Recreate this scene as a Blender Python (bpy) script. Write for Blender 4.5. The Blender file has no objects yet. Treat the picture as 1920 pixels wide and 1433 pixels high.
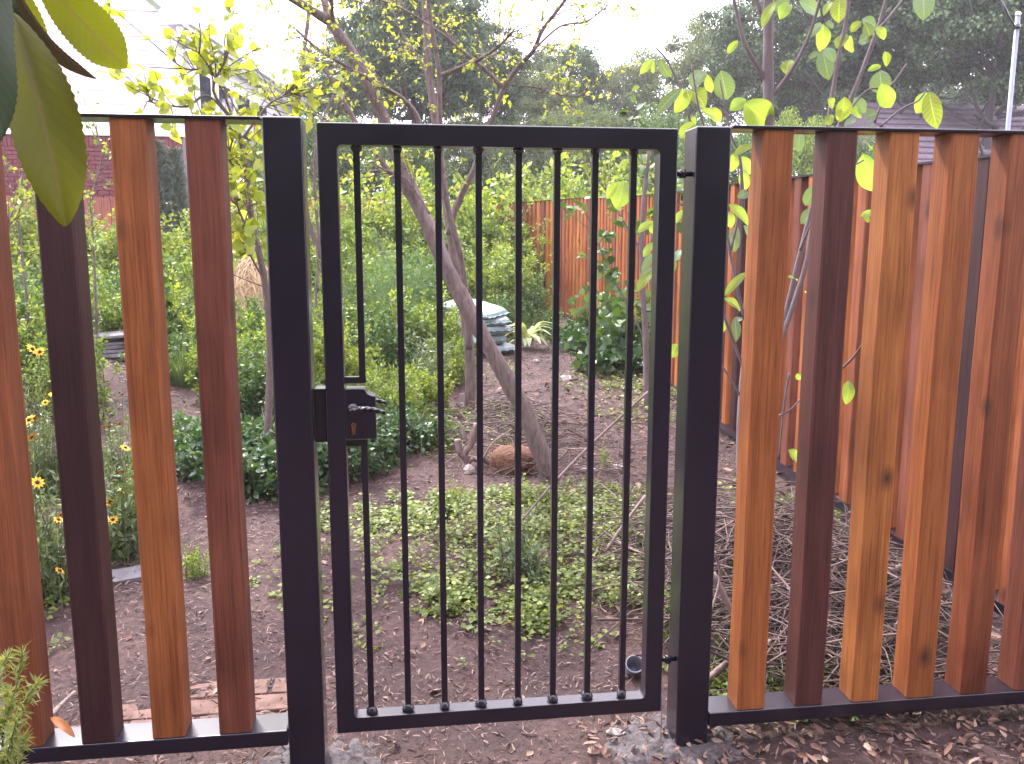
import bpy, math, random
import numpy as np
from math import sin, cos, pi, radians, tan
from mathutils import Vector, noise as mnoise

S = bpy.context.scene
COL = S.collection
random.seed(7)
RS = np.random.RandomState(11)

# ------------------------------------------------------------------ camera, sky, sun, exposure
CF, CP, CY, CR = 1615.0, .1607, .1276, .0007
CPOS = np.array([0, -2.3054, 1.4])
F_ = np.array([sin(CY) * cos(CP), cos(CY) * cos(CP), -sin(CP)])
R0 = np.array([cos(CY), -sin(CY), 0]); U0 = np.cross(R0, F_)
R_ = cos(CR) * R0 + sin(CR) * U0; U_ = -sin(CR) * R0 + cos(CR) * U0
cam = bpy.data.cameras.new('camera'); camo = bpy.data.objects.new('camera', cam); COL.objects.link(camo)
from mathutils import Matrix
M = Matrix.Identity(4)
for i in range(3):
    M[i][0] = R_[i]; M[i][1] = U_[i]; M[i][2] = -F_[i]; M[i][3] = CPOS[i]
camo.matrix_world = M
cam.sensor_fit = 'HORIZONTAL'; cam.sensor_width = 36; cam.lens = 36 * CF / 1920
cam.clip_end = 600; cam.clip_start = .05
S.camera = camo

world = bpy.data.worlds.new("World"); S.world = world; world.use_nodes = True
wn = world.node_tree; wn.nodes.clear()
SUN_EL, SUN_AZ = radians(50), radians(-24)      # azimuth measured from +Y towards +X: sun behind the garden, to the left
sky = wn.nodes.new('ShaderNodeTexSky'); sky.sky_type = 'NISHITA'; sky.sun_disc = False
sky.sun_elevation = SUN_EL; sky.sun_rotation = SUN_AZ
tc = wn.nodes.new('ShaderNodeTexCoord')
nz = wn.nodes.new('ShaderNodeTexNoise'); nz.inputs['Scale'].default_value = 2.2; nz.inputs['Detail'].default_value = 4
wn.links.new(tc.outputs['Generated'], nz.inputs['Vector'])
cr = wn.nodes.new('ShaderNodeValToRGB')
cr.color_ramp.elements[0].position = .3; cr.color_ramp.elements[0].color = (14.6, 13.4, 15.9, 1)
cr.color_ramp.elements[1].position = .7; cr.color_ramp.elements[1].color = (20, 18.6, 21, 1)
wn.links.new(nz.outputs['Fac'], cr.inputs['Fac'])
mx = wn.nodes.new('ShaderNodeMix'); mx.data_type = 'RGBA'; mx.inputs['Factor'].default_value = .85
wn.links.new(sky.outputs['Color'], mx.inputs['A']); wn.links.new(cr.outputs['Color'], mx.inputs['B'])
bg = wn.nodes.new('ShaderNodeBackground'); bg.inputs['Strength'].default_value = .115
wn.links.new(mx.outputs['Result'], bg.inputs['Color'])
wo = wn.nodes.new('ShaderNodeOutputWorld'); wn.links.new(bg.outputs['Background'], wo.inputs['Surface'])

sl = bpy.data.lights.new('sun', 'SUN'); sl.energy = 3.2; sl.angle = radians(7); sl.color = (1, .95, .86)
so = bpy.data.objects.new('sun', sl); COL.objects.link(so)
sd = Vector((sin(SUN_AZ) * cos(SUN_EL), cos(SUN_AZ) * cos(SUN_EL), sin(SUN_EL)))
so.rotation_euler = sd.to_track_quat('Z', 'Y').to_euler()
S.view_settings.view_transform = 'Standard'; S.view_settings.look = 'None'
S.view_settings.exposure = 1.42; S.view_settings.gamma = 1; S.view_settings.use_curve_mapping = False
S.render.engine = 'CYCLES'
S.cycles.max_bounces = 7; S.cycles.transparent_max_bounces = 6; S.cycles.volume_bounces = 0
S.cycles.diffuse_bounces = 4; S.cycles.transmission_bounces = 4; S.cycles.use_denoising = True

# ------------------------------------------------------------------ pixel-to-place helpers (a pixel's ray met with a real plane or the ground)
def ray(x, y): return F_ + R_ * (x - 960) / CF - U_ * (y - 716.5) / CF
def at(x, y, Y):
    d = ray(x, y); return CPOS + d * ((Y - CPOS[1]) / d[1])

def _hash(ix, iy, s=0):
    n = (ix.astype(np.int64) * 374761393 + iy.astype(np.int64) * 668265263 + s * 982451653) & 0x7fffffff
    n = ((n ^ (n >> 13)) * 1274126177) & 0x7fffffff
    return ((n ^ (n >> 16)) & 0xffff) / 65535.0
def vnoise(x, y, s=0):
    x = np.asarray(x, float); y = np.asarray(y, float)
    ix = np.floor(x); iy = np.floor(y); fx = x - ix; fy = y - iy
    fx = fx * fx * (3 - 2 * fx); fy = fy * fy * (3 - 2 * fy)
    a = _hash(ix, iy, s); b = _hash(ix + 1, iy, s); c = _hash(ix, iy + 1, s); d = _hash(ix + 1, iy + 1, s)
    return (a * (1 - fx) + b * fx) * (1 - fy) + (c * (1 - fx) + d * fx) * fy
def fbm(x, y, o=4, s=0):
    v = 0; a = 1; t = 0
    for i in range(o):
        v = v + a * vnoise(np.asarray(x) * 2 ** i, np.asarray(y) * 2 ** i, s + i); t += a; a *= .5
    return v / t - .5
MOUNDS = [(-2.75, 4.9, .75, .30), (-3.6, 6.2, 1.2, .3), (1.75, 1.3, .5, .05), (.35, .45, .35, -.03)]
def gz(x, y):
    x = np.asarray(x, float); y = np.asarray(y, float)
    yy = np.clip(y, 0, 14)
    z = -.12 + .04 * yy + .004 * np.clip(y - 14, 0, 40)
    z = z + fbm(x * .8, y * .8, 3, 3) * .09 * np.clip(.35 + yy / 5, 0, 1) + fbm(x * 6, y * 6, 3, 9) * .022
    for mx_, my_, r, h in MOUNDS: z = z + h * np.exp(-((x - mx_) ** 2 + (y - my_) ** 2) / r ** 2)
    return z
def gnd(px, py):
    d = ray(px, py); t = (CPOS[2] + .12) / max(1e-3, -d[2] + .0 * d[1])
    lo, hi = .5, 60.0
    for t in np.arange(.8, 60, .05):
        p = CPOS + d * t
        if p[2] < float(gz(p[0], p[1])): break
    return Vector((p[0], p[1], float(gz(p[0], p[1]))))
def G(x, y, dz=0): return (x, y, float(gz(x, y)) + dz)

# ------------------------------------------------------------------ mesh helpers
def mesh_arrays(name, V, T, smooth=True, uv=None):
    V = np.asarray(V, np.float32).reshape(-1, 3); T = np.asarray(T, np.int32)
    k = T.shape[1]
    me = bpy.data.meshes.new(name)
    me.vertices.add(len(V)); me.vertices.foreach_set('co', V.ravel())
    me.loops.add(T.size); me.loops.foreach_set('vertex_index', T.ravel())
    me.polygons.add(len(T)); me.polygons.foreach_set('loop_start', np.arange(0, T.size, k, dtype=np.int32))
    me.polygons.foreach_set('use_smooth', np.full(len(T), smooth))
    me.update(calc_edges=True)
    if uv is not None:
        l = me.uv_layers.new(name='UVMap'); l.data.foreach_set('uv', np.asarray(uv, np.float32)[T.ravel()].ravel())
    return me

class MB:
    def __init__(s): s.v = []; s.f = []; s.n = 0
    def add(s, V, Fq):
        for f in Fq: s.f.append([i + s.n for i in f])
        s.v += [tuple(v) for v in V]; s.n += len(V); return s
    def box(s, a, b):
        x0, y0, z0 = a; x1, y1, z1 = b
        return s.add([(x0,y0,z0),(x1,y0,z0),(x1,y1,z0),(x0,y1,z0),(x0,y0,z1),(x1,y0,z1),(x1,y1,z1),(x0,y1,z1)],
                     [(0,3,2,1),(4,5,6,7),(0,1,5,4),(1,2,6,5),(2,3,7,6),(3,0,4,7)])
    def tube(s, P, R, k=8, rough=0, cap=True, seed=0):
        P = [Vector(p) for p in P]; n = len(P)
        if not hasattr(R, '__len__'): R = [R] * n
        N = None; V = []
        for i in range(n):
            t = (P[min(i+1,n-1)] - P[max(i-1,0)]).normalized()
            if N is None:
                N = t.cross(Vector((0,0,1)))
                if N.length < .1: N = t.cross(Vector((1,0,0)))
            N = (N - t * N.dot(t)).normalized(); B = t.cross(N)
            for j in range(k):
                a = 2 * pi * j / k
                r = R[i] * (1 + (rough * (mnoise.noise(Vector((cos(a) * 2 + seed, sin(a) * 2, i * .35 + seed))) if rough else 0)))
                V.append(P[i] + (N * cos(a) + B * sin(a)) * r)
        Fq = [(i*k+j, i*k+(j+1)%k, (i+1)*k+(j+1)%k, (i+1)*k+j) for i in range(n-1) for j in range(k)]
        if cap: Fq += [tuple(range(k-1,-1,-1)), tuple(range((n-1)*k, n*k))]
        return s.add(V, Fq)
    def prism(s, poly, z0, z1, ax=1):
        # polygon in the two other axes, extruded along ax
        n = len(poly)
        def mk(p, z):
            v = list(p); v.insert(ax, z); return tuple(v)
        V = [mk(p, z0) for p in poly] + [mk(p, z1) for p in poly]
        return s.add(V, [tuple(range(n)), tuple(range(2*n-1, n-1, -1))] + [((i+1)%n, i, n+i, n+(i+1)%n) for i in range(n)])
    def build(s, name, mat=None, parent=None, smooth=False, bevel=0, loc=None):
        me = bpy.data.meshes.new(name); me.from_pydata([tuple(v) for v in s.v], [], s.f); me.update()
        if smooth: me.shade_smooth()
        return link(name, me, mat, parent, bevel, loc)
def link(name, me, mat=None, parent=None, bevel=0, loc=None, rot=None, scale=None):
    o = bpy.data.objects.new(name, me)
    if mat and not me.materials: me.materials.append(mat)
    COL.objects.link(o)
    if parent: o.parent = parent
    if loc is not None: o.location = loc
    if rot is not None: o.rotation_euler = rot
    if scale is not None: o.scale = scale if hasattr(scale, '__len__') else (scale,)*3
    if bevel:
        m = o.modifiers.new('bevel', 'BEVEL'); m.width = bevel; m.segments = 2; m.limit_method = 'ANGLE'
        me.shade_smooth(); 
        w = o.modifiers.new('wn', 'WEIGHTED_NORMAL'); w.keep_sharp = True
    return o
def fixnormals(me):
    import bmesh
    b = bmesh.new(); b.from_mesh(me); bmesh.ops.recalc_face_normals(b, faces=b.faces); b.to_mesh(me); b.free()
def tag(o, label=None, cat=None, group=None, kind=None):
    if label: o['label'] = label
    if cat: o['category'] = cat
    if group: o['group'] = group
    if kind: o['kind'] = kind
    return o
def thing(name, loc, label, cat, group=None, rz=0, scale=1):
    o = bpy.data.objects.new(name, None); COL.objects.link(o); o.empty_display_size = .1
    o.location = loc; o.rotation_euler = (0, 0, rz); o.scale = scale if hasattr(scale, '__len__') else (scale,)*3
    return tag(o, label, cat, group)
def local(o, P):
    "world points into the coordinates of an unrotated, unscaled root"
    return [Vector(p) - o.location for p in P]
def smooth_path(P, sub=4):
    P = [Vector(p) for p in P]; out = []
    for i in range(len(P) - 1):
        p0 = P[max(i-1,0)]; p1 = P[i]; p2 = P[i+1]; p3 = P[min(i+2,len(P)-1)]
        for k in range(sub):
            t = k / sub
            out.append(.5 * ((2*p1) + (p2-p0)*t + (2*p0-5*p1+4*p2-p3)*t*t + (3*p1-p0-3*p2+p3)*t*t*t))
    out.append(P[-1]); return out

# leaf templates: x = width, y = length, z = face
def tpl(w=.3, fold=.08, droop=.1, mid=.42):
    V = [(0,0,0), (-w,mid,fold), (0,mid,0), (w,mid,fold), (0,1,-droop)]
    return np.array(V, float), np.array([(0,2,1),(2,4,1),(0,3,2),(2,3,4)])
def tpl6(w=.35, fold=.07, droop=.15):
    V = [(0,0,0), (-w*.8,.28,fold), (0,.28,.02), (w*.8,.28,fold), (-w*.85,.62,fold*.6-.03), (0,.62,-.02), (w*.85,.62,fold*.6-.03), (0,1,-droop)]
    T = [(0,2,1),(0,3,2),(1,2,5),(1,5,4),(2,3,6),(2,6,5),(4,5,7),(5,6,7)]
    return np.array(V, float), np.array(T)
def tplheart(w=.5):
    V = [(0,.08,0), (-w*.55,-.08,.03), (-w,.25,.08), (-w*.7,.65,.02), (0,1,-.12), (w*.7,.65,.02), (w,.25,.08), (w*.55,-.08,.03), (0,.5,-.03)]
    T = [(0,8,1),(1,8,2),(2,8,3),(3,8,4),(4,8,5),(5,8,6),(6,8,7),(7,8,0)]
    return np.array(V, float), np.array(T)[:, ::-1]
def tplblade(w=.03):
    return np.array([(-w,0,0),(w,0,0),(-w*.8,.5,.0),(w*.8,.5,.0),(0,1,-.12)], float), np.array([(0,1,3),(0,3,2),(2,3,4)])
T_OV = tpl(); T_OV6 = tpl6(); T_HEART = tplheart(); T_BLADE = tplblade(); T_LANCE = tpl(.16, .04, .12, .45); T_WIDE = tpl(.42, .1, .12, .45)

def leaf_arrays(T, P, D, N, size, wid=1.0):
    "copies of template T at points P pointing along D with face normal near N"
    V0, F0 = T; P = np.asarray(P, float); D = np.asarray(D, float); N = np.asarray(N, float)
    D = D / (np.linalg.norm(D, axis=1, keepdims=True) + 1e-9)
    X = np.cross(D, N); X /= (np.linalg.norm(X, axis=1, keepdims=True) + 1e-9)
    Z = np.cross(X, D)
    s = np.broadcast_to(np.asarray(size, float), (len(P),))[:, None, None]
    V = P[:, None, :] + s * (V0[None, :, 0:1] * wid * X[:, None] + V0[None, :, 1:2] * D[:, None] + V0[None, :, 2:3] * Z[:, None])
    Tt = F0[None] + (np.arange(len(P)) * len(V0))[:, None, None]
    return V.reshape(-1, 3), Tt.reshape(-1, 3)
class LB:
    "leaf mesh collector"
    def __init__(s): s.V = []; s.T = []; s.n = 0
    def add(s, T, P, D, N, size, wid=1.0):
        if len(P) == 0: return
        V, F = leaf_arrays(T, P, D, N, size, wid); s.V.append(V); s.T.append(F + s.n); s.n += len(V)
    def raw(s, V, F): s.V.append(V); s.T.append(np.asarray(F) + s.n); s.n += len(V)
    def mesh(s, name, mat, smooth=True):
        me = mesh_arrays(name, np.concatenate(s.V), np.concatenate(s.T), smooth); me.materials.append(mat); return me
def rdir(n, up=0.0, rs=RS):
    v = rs.normal(size=(n, 3)); v /= np.linalg.norm(v, axis=1, keepdims=True); v[:, 2] += up
    return v / np.linalg.norm(v, axis=1, keepdims=True)

# ------------------------------------------------------------------ materials
def newmat(name):
    m = bpy.data.materials.new(name); m.use_nodes = True; nt = m.node_tree; nt.nodes.clear()
    out = nt.nodes.new('ShaderNodeOutputMaterial'); p = nt.nodes.new('ShaderNodeBsdfPrincipled')
    nt.links.new(p.outputs[0], out.inputs[0]); return m, nt, p, out
def N(nt, t, **kw):
    n = nt.nodes.new(t)
    for k, v in kw.items():
        if k.startswith('i_'): n.inputs[k[2:].replace('_', ' ')].default_value = v
        else: setattr(n, k, v)
    return n
def ramp(nt, fac, stops):
    r = nt.nodes.new('ShaderNodeValToRGB'); e = r.color_ramp.elements
    while len(e) < len(stops): e.new(.5)
    for k, (p, c) in enumerate(stops): e[k].position = p; e[k].color = (*c, 1) if len(c) == 3 else c
    if fac is not None: nt.links.new(fac, r.inputs['Fac'])
    return r
def mixc(nt, a, b, fac, mode='MIX'):
    m = nt.nodes.new('ShaderNodeMix'); m.data_type = 'RGBA'; m.blend_type = mode
    for s, v in (('A', a), ('B', b), ('Factor', fac)):
        if isinstance(v, (tuple, list)): m.inputs[s].default_value = (*v, 1) if len(v) == 3 else v
        elif isinstance(v, (int, float)): m.inputs[s].default_value = v
        else: nt.links.new(v, m.inputs[s])
    return m.outputs['Result']
def math_(nt, op, a, b=None, c=None):
    m = nt.nodes.new('ShaderNodeMath'); m.operation = op
    for i, v in enumerate((a, b, c)):
        if v is None: continue
        if isinstance(v, (int, float)): m.inputs[i].default_value = v
        else: nt.links.new(v, m.inputs[i])
    return m.outputs[0]
def bump(nt, p, h, strength=.3, dist=.01):
    b = N(nt, 'ShaderNodeBump'); b.inputs['Strength'].default_value = strength; b.inputs['Distance'].default_value = dist
    nt.links.new(h, b.inputs['Height']); nt.links.new(b.outputs[0], p.inputs['Normal']); return b
def coords(nt, scale=(1,1,1), kind='Object', jitter=False):
    t = N(nt, 'ShaderNodeTexCoord'); v = t.outputs[kind]
    if jitter:
        oi = N(nt, 'ShaderNodeObjectInfo'); a = N(nt, 'ShaderNodeVectorMath', operation='SCALE'); cb = N(nt, 'ShaderNodeCombineXYZ')
        for i in range(3): nt.links.new(oi.outputs['Random'], cb.inputs[i])
        nt.links.new(cb.outputs[0], a.inputs[0]); a.inputs['Scale'].default_value = 31.7
        b = N(nt, 'ShaderNodeVectorMath', operation='ADD'); nt.links.new(v, b.inputs[0]); nt.links.new(a.outputs[0], b.inputs[1]); v = b.outputs[0]
    m = N(nt, 'ShaderNodeMapping'); m.inputs['Scale'].default_value = scale; nt.links.new(v, m.inputs['Vector'])
    return m.outputs[0]
def noise(nt, vec, scale, detail=5, rough=.6):
    n = N(nt, 'ShaderNodeTexNoise'); n.inputs['Scale'].default_value = scale; n.inputs['Detail'].default_value = detail
    n.inputs['Roughness'].default_value = rough; nt.links.new(vec, n.inputs['Vector']); return n.outputs['Fac']

def m_leaf(name, c0, c1, c2=None, trans=.4, rough=.45, spec=.4):
    "leaf with per-leaf colour and light passing through"
    m, nt, p, out = newmat(name)
    LF = .88; c0, c1, c2 = (tuple(x_ * LF for x_ in q_) for q_ in (c0, c1, c2 or c1))
    g = N(nt, 'ShaderNodeNewGeometry')
    c = ramp(nt, g.outputs['Random Per Island'], [(0, c0), (.6, c1), (1, c2 or c1)]).outputs[0]
    v = noise(nt, coords(nt), 1.7, 2)
    c = mixc(nt, c, (.62, .62, .62), math_(nt, 'MULTIPLY', math_(nt, 'SUBTRACT', v, .35), 1.0), 'MULTIPLY')
    nt.links.new(c, p.inputs['Base Color']); p.inputs['Roughness'].default_value = rough; p.inputs['Specular IOR Level'].default_value = spec
    tr = N(nt, 'ShaderNodeBsdfTranslucent')
    tcx = mixc(nt, c, (1.6, 1.45, .5), 1.0, 'MULTIPLY'); nt.links.new(tcx, tr.inputs['Color'])
    ms = N(nt, 'ShaderNodeMixShader'); ms.inputs[0].default_value = trans
    nt.links.new(p.outputs[0], ms.inputs[1]); nt.links.new(tr.outputs[0], ms.inputs[2]); nt.links.new(ms.outputs[0], out.inputs[0])
    return m
def m_bigleaf(name, ctop, cback, vein, trans=.45, nveins=9, edge=(0,0,0), sat=1.0):
    "large leaf with midrib and side veins from its own UV"
    m, nt, p, out = newmat(name)
    uv = N(nt, 'ShaderNodeUVMap'); sp = N(nt, 'ShaderNodeSeparateXYZ'); nt.links.new(uv.outputs[0], sp.inputs[0])
    u = math_(nt, 'ABSOLUTE', math_(nt, 'SUBTRACT', sp.outputs[0], .5))
    mid = math_(nt, 'LESS_THAN', u, .035)
    ph = math_(nt, 'SUBTRACT', sp.outputs[1], math_(nt, 'MULTIPLY', u, .38))
    w = math_(nt, 'ABSOLUTE', math_(nt, 'SUBTRACT', math_(nt, 'FRACT', math_(nt, 'MULTIPLY', ph, nveins)), .5))
    sv = math_(nt, 'MULTIPLY', math_(nt, 'LESS_THAN', w, .07), .55)
    vn = math_(nt, 'MAXIMUM', mid, sv)
    oi = N(nt, 'ShaderNodeObjectInfo')
    n1 = noise(nt, coords(nt, jitter=True), 30, 4)
    g = N(nt, 'ShaderNodeNewGeometry')
    base = mixc(nt, ctop, cback, g.outputs['Backfacing'])
    base = mixc(nt, base, (.55, .55, .55), math_(nt, 'MULTIPLY', n1, .5), 'MULTIPLY')
    hs = N(nt, 'ShaderNodeHueSaturation'); hs.inputs['Saturation'].default_value = sat
    nt.links.new(math_(nt, 'ADD', math_(nt, 'MULTIPLY', oi.outputs['Random'], .5), .8), hs.inputs['Value'])
    nt.links.new(math_(nt, 'ADD', math_(nt, 'MULTIPLY', oi.outputs['Random'], .03), .485), hs.inputs['Hue'])
    nt.links.new(base, hs.inputs['Color'])
    c = mixc(nt, hs.outputs[0], vein, vn)
    nt.links.new(c, p.inputs['Base Color']); p.inputs['Roughness'].default_value = .58; p.inputs['Specular IOR Level'].default_value = .3
    h = math_(nt, 'ADD', math_(nt, 'MULTIPLY', w, .6), math_(nt, 'MULTIPLY', n1, .25)); bump(nt, p, h, .35, .002)
    tr = N(nt, 'ShaderNodeBsdfTranslucent'); nt.links.new(mixc(nt, c, (1.45, 1.4, .6), 1.0, 'MULTIPLY'), tr.inputs['Color'])
    ms = N(nt, 'ShaderNodeMixShader'); ms.inputs[0].default_value = trans
    nt.links.new(p.outputs[0], ms.inputs[1]); nt.links.new(tr.outputs[0], ms.inputs[2]); nt.links.new(ms.outputs[0], out.inputs[0])
    return m
def m_plain(name, c, rough=.6, var=.25, scale=20, metallic=0, bumps=.2, bd=.003, vec=(1,1,1), jitter=False):
    m, nt, p, out = newmat(name)
    n = noise(nt, coords(nt, vec, jitter=jitter), scale)
    a = tuple(x * (1 - var) for x in c); b = tuple(min(1, x * (1 + var)) for x in c)
    nt.links.new(ramp(nt, n, [(.3, a), (.7, b)]).outputs[0], p.inputs['Base Color'])
    p.inputs['Roughness'].default_value = rough; p.inputs['Metallic'].default_value = metallic
    if bumps: bump(nt, p, n, bumps, bd)
    return m

def m_wood(name, sc=1.0):
    "stained cedar; tone comes from each picket's own colour"
    m, nt, p, out = newmat(name)
    oi = N(nt, 'ShaderNodeObjectInfo')
    v = coords(nt, (14*sc, 14*sc, .9*sc), jitter=True)
    vk = coords(nt, (9*sc, 9*sc, 5.5*sc), jitter=True)
    vor = N(nt, 'ShaderNodeTexVoronoi'); vor.inputs['Scale'].default_value = 1.0; nt.links.new(vk, vor.inputs['Vector'])
    sepc = N(nt, 'ShaderNodeSeparateColor'); nt.links.new(vor.outputs['Color'], sepc.inputs[0])
    kn = math_(nt, 'MULTIPLY', math_(nt, 'GREATER_THAN', sepc.outputs[0], .74),
               math_(nt, 'SMOOTH_MIN', math_(nt, 'MAXIMUM', math_(nt, 'SUBTRACT', 1.0, math_(nt, 'MULTIPLY', vor.outputs['Distance'], 3.7)), 0), 1.0, .1))
    wv = N(nt, 'ShaderNodeTexWave'); wv.wave_type = 'BANDS'; wv.bands_direction = 'X'
    wv.inputs['Scale'].default_value = .45; wv.inputs['Distortion'].default_value = 7; wv.inputs['Detail'].default_value = 3; wv.inputs['Detail Scale'].default_value = .8
    nt.links.new(v, wv.inputs['Vector'])
    fine = noise(nt, coords(nt, (160*sc, 160*sc, 4*sc), jitter=True), 1, 4, .7)
    fine2 = noise(nt, coords(nt, (40*sc, 40*sc, 2.2*sc), jitter=True), 1, 4, .6)
    blot = noise(nt, coords(nt, (3, 3, 1.6), jitter=True), 1, 3)
    g = math_(nt, 'ADD', math_(nt, 'MULTIPLY', wv.outputs['Fac'], .22), math_(nt, 'MULTIPLY', fine2, .78))
    c = mixc(nt, oi.outputs['Color'], (.36, .28, .28), math_(nt, 'MULTIPLY', math_(nt, 'SUBTRACT', g, .36), 1.2), 'MULTIPLY')
    c = mixc(nt, c, (.55, .46, .46), ramp(nt, fine, [(.42, (0,0,0)), (.68, (1,1,1))]).outputs[0], 'MULTIPLY')
    c = mixc(nt, c, (.45, .36, .38), ramp(nt, blot, [(.45, (0,0,0)), (.75, (1,1,1))]).outputs[0], 'MULTIPLY')
    c = mixc(nt, c, (.035, .012, .012), math_(nt, 'MULTIPLY', kn, 1.0))
    nt.links.new(c, p.inputs['Base Color']); p.inputs['Roughness'].default_value = .55
    p.inputs['Specular IOR Level'].default_value = .35
    bump(nt, p, math_(nt, 'ADD', fine, math_(nt, 'MULTIPLY', g, .6)), .6, .002)
    return m
def m_steel(name, c=(.006, .0030, .0115), rough=.36):
    m, nt, p, out = newmat(name)
    n = noise(nt, coords(nt), 900, 2); n2 = noise(nt, coords(nt), 7, 5)
    nt.links.new(ramp(nt, n2, [(.3, c), (.75, tuple(x * 1.6 for x in c))]).outputs[0], p.inputs['Base Color'])
    nt.links.new(ramp(nt, n2, [(.3, (rough-.04,)*3), (.7, (rough+.12,)*3)]).outputs[0], p.inputs['Roughness'])
    p.inputs['Specular IOR Level'].default_value = .25; p.inputs['Coat Weight'].default_value = 1.0; p.inputs['Coat Roughness'].default_value = .24; p.inputs['Coat IOR'].default_value = 1.5
    bump(nt, p, n, .12, .0006)
    return m
def m_bark(name, c, c2, sc=60, str_=.7):
    m, nt, p, out = newmat(name)
    n = noise(nt, coords(nt, (1, 1, .22)), sc, 6, .7); n2 = noise(nt, coords(nt), 5, 3)
    col = ramp(nt, n, [(.3, c), (.65, c2)]).outputs[0]
    col = mixc(nt, col, (.6, .6, .65), n2, 'MULTIPLY')
    nt.links.new(col, p.inputs['Base Color']); p.inputs['Roughness'].default_value = .85
    bump(nt, p, n, str_, .01); return m

WOOD = m_wood('stained_cedar'); STEEL = m_steel('black_steel')
STEEL_W = m_steel('weld_steel', (.012, .008, .014), .5)
BRASS = m_plain('brass', (.55, .28, .16), .3, .15, 60, 1.0, .05)
M_TREE = m_bark('grey_brown_bark', (.09, .062, .058), (.24, .18, .165), 55, .9)
M_TWIG = m_bark('twig_bark', (.10, .07, .07), (.22, .165, .15), 90, .4)
M_SAP = m_bark('smooth_sapling_bark', (.13, .10, .11), (.23, .185, .19), 40, .25)
M_OAKB = m_bark('dark_oak_bark', (.03, .024, .028), (.07, .055, .06), 20, .8)
M_STEM = m_plain('green_stem', (.10, .13, .05), .6, .3, 30, bumps=0)
L_SHRUB = m_leaf('yellow_green_leaf', (.085, .16, .028), (.20, .31, .05), (.40, .48, .15), .36)
L_LIME = m_leaf('lime_leaf', (.13, .21, .03), (.28, .38, .055), (.44, .50, .15), .40)
L_MID = m_leaf('mid_green_leaf', (.04, .10, .03), (.09, .18, .05), (.20, .30, .11), .32)
L_DARK = m_leaf('dark_green_leaf', (.030, .085, .035), (.055, .13, .045), (.12, .20, .08), .25, .32, .6)
L_FEATH = m_leaf('feathery_leaf', (.07, .16, .06), (.12, .23, .09), (.18, .28, .10), .35)
L_GC = m_leaf('ground_cover_leaf', (.085, .14, .03), (.19, .26, .055), (.34, .39, .11), .36)
L_GREY = m_leaf('grey_green_leaf', (.10, .16, .10), (.17, .24, .15), (.25, .31, .2), .3)
L_OAK = m_leaf('oak_leaf', (.035, .075, .038), (.065, .125, .055), (.13, .20, .09), .22, .5, .3)
L_OAK2 = m_leaf('pale_oak_leaf', (.08, .12, .06), (.12, .17, .08), (.17, .22, .11), .35, .5, .3)
L_GRASS = m_leaf('grass_blade', (.10, .19, .07), (.17, .27, .10), (.26, .34, .15), .35)
L_BUD = m_leaf('young_lime_leaf', (.24, .32, .06), (.40, .48, .09), (.52, .58, .2), .5)
B_MAG = m_bigleaf('magnolia_leaf', (.24, .33, .09), (.30, .40, .08), (.31, .41, .12), .6, 8)
B_MAG_SHADE = m_bigleaf('shaded_magnolia_leaf', (.17, .25, .15), (.24, .33, .12), (.24, .33, .2), .3, 8)  # copy of the magnolia leaf with the shade of its top in the colour
B_LOQ = m_bigleaf('loquat_leaf', (.090, .105, .010), (.115, .125, .012), (.085, .075, .03), .5, 13)
B_LOQD = m_bigleaf('dark_loquat_leaf', (.030, .048, .024), (.045, .065, .03), (.07, .07, .04), .12, 13)
B_LOQB = m_bigleaf('brown_backed_leaf', (.055, .040, .035), (.06, .045, .038), (.09, .07, .05), .10, 13)

# ------------------------------------------------------------------ ground
def axis_grid(parts):
    o = []
    for a, b, s in parts: o += list(np.arange(a, b, s))
    return np.array(o + [parts[-1][1]])
gx = axis_grid([(-150,-40,10),(-40,-10,2.5),(-10,-4,.25),(-4,-1.5,.06),(-1.5,2.6,.03),(2.6,5,.12),(5,12,.5),(12,40,3),(40,150,10)])
gy = axis_grid([(-60,-4,4),(-4,-1,.25),(-1,-.3,.05),(-.3,4,.03),(4,9,.07),(9,16,.25),(16,40,2),(40,160,10)])
GX, GY = np.meshgrid(gx, gy)
GZ = gz(GX, GY) + fbm(GX * 22, GY * 22, 2, 21) * .012 * (np.abs(GX) < 5) * (GY < 9)
nx, ny = len(gx), len(gy)
idx = np.arange(nx * ny).reshape(ny, nx)
Q = np.stack([idx[:-1,:-1], idx[:-1,1:], idx[1:,1:], idx[1:,:-1]], -1).reshape(-1, 4)
gme = mesh_arrays('ground', np.stack([GX, GY, GZ], -1).reshape(-1, 3), Q)
m, nt, p, out = newmat('garden_soil')
v = coords(nt)
n1 = noise(nt, v, 2.2, 5); n2 = noise(nt, v, 45, 6, .75); n3 = noise(nt, v, 190, 4, .8)
vo = N(nt, 'ShaderNodeTexVoronoi'); vo.inputs['Scale'].default_value = 70; nt.links.new(v, vo.inputs['Vector'])
c = ramp(nt, n1, [(.3, (.048, .028, .032)), (.5, (.088, .051, .050)), (.72, (.14, .086, .078))]).outputs[0]
c = mixc(nt, c, ramp(nt, n2, [(.3, (.35,.33,.36)), (.7, (1.35,1.3,1.3))]).outputs[0], 1.0, 'MULTIPLY')
c = mixc(nt, c, ramp(nt, n3, [(.35, (.6,.6,.6)), (.7, (1.3,1.25,1.2))]).outputs[0], 1.0, 'MULTIPLY')
geo = N(nt, 'ShaderNodeNewGeometry'); sp = N(nt, 'ShaderNodeSeparateXYZ'); nt.links.new(geo.outputs['Position'], sp.inputs[0])
far = math_(nt, 'MINIMUM', math_(nt, 'MAXIMUM', math_(nt, 'DIVIDE', math_(nt, 'SUBTRACT', sp.outputs[1], 9), 6), 0), 1)
c = mixc(nt, c, (.075, .12, .035), far)
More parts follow.
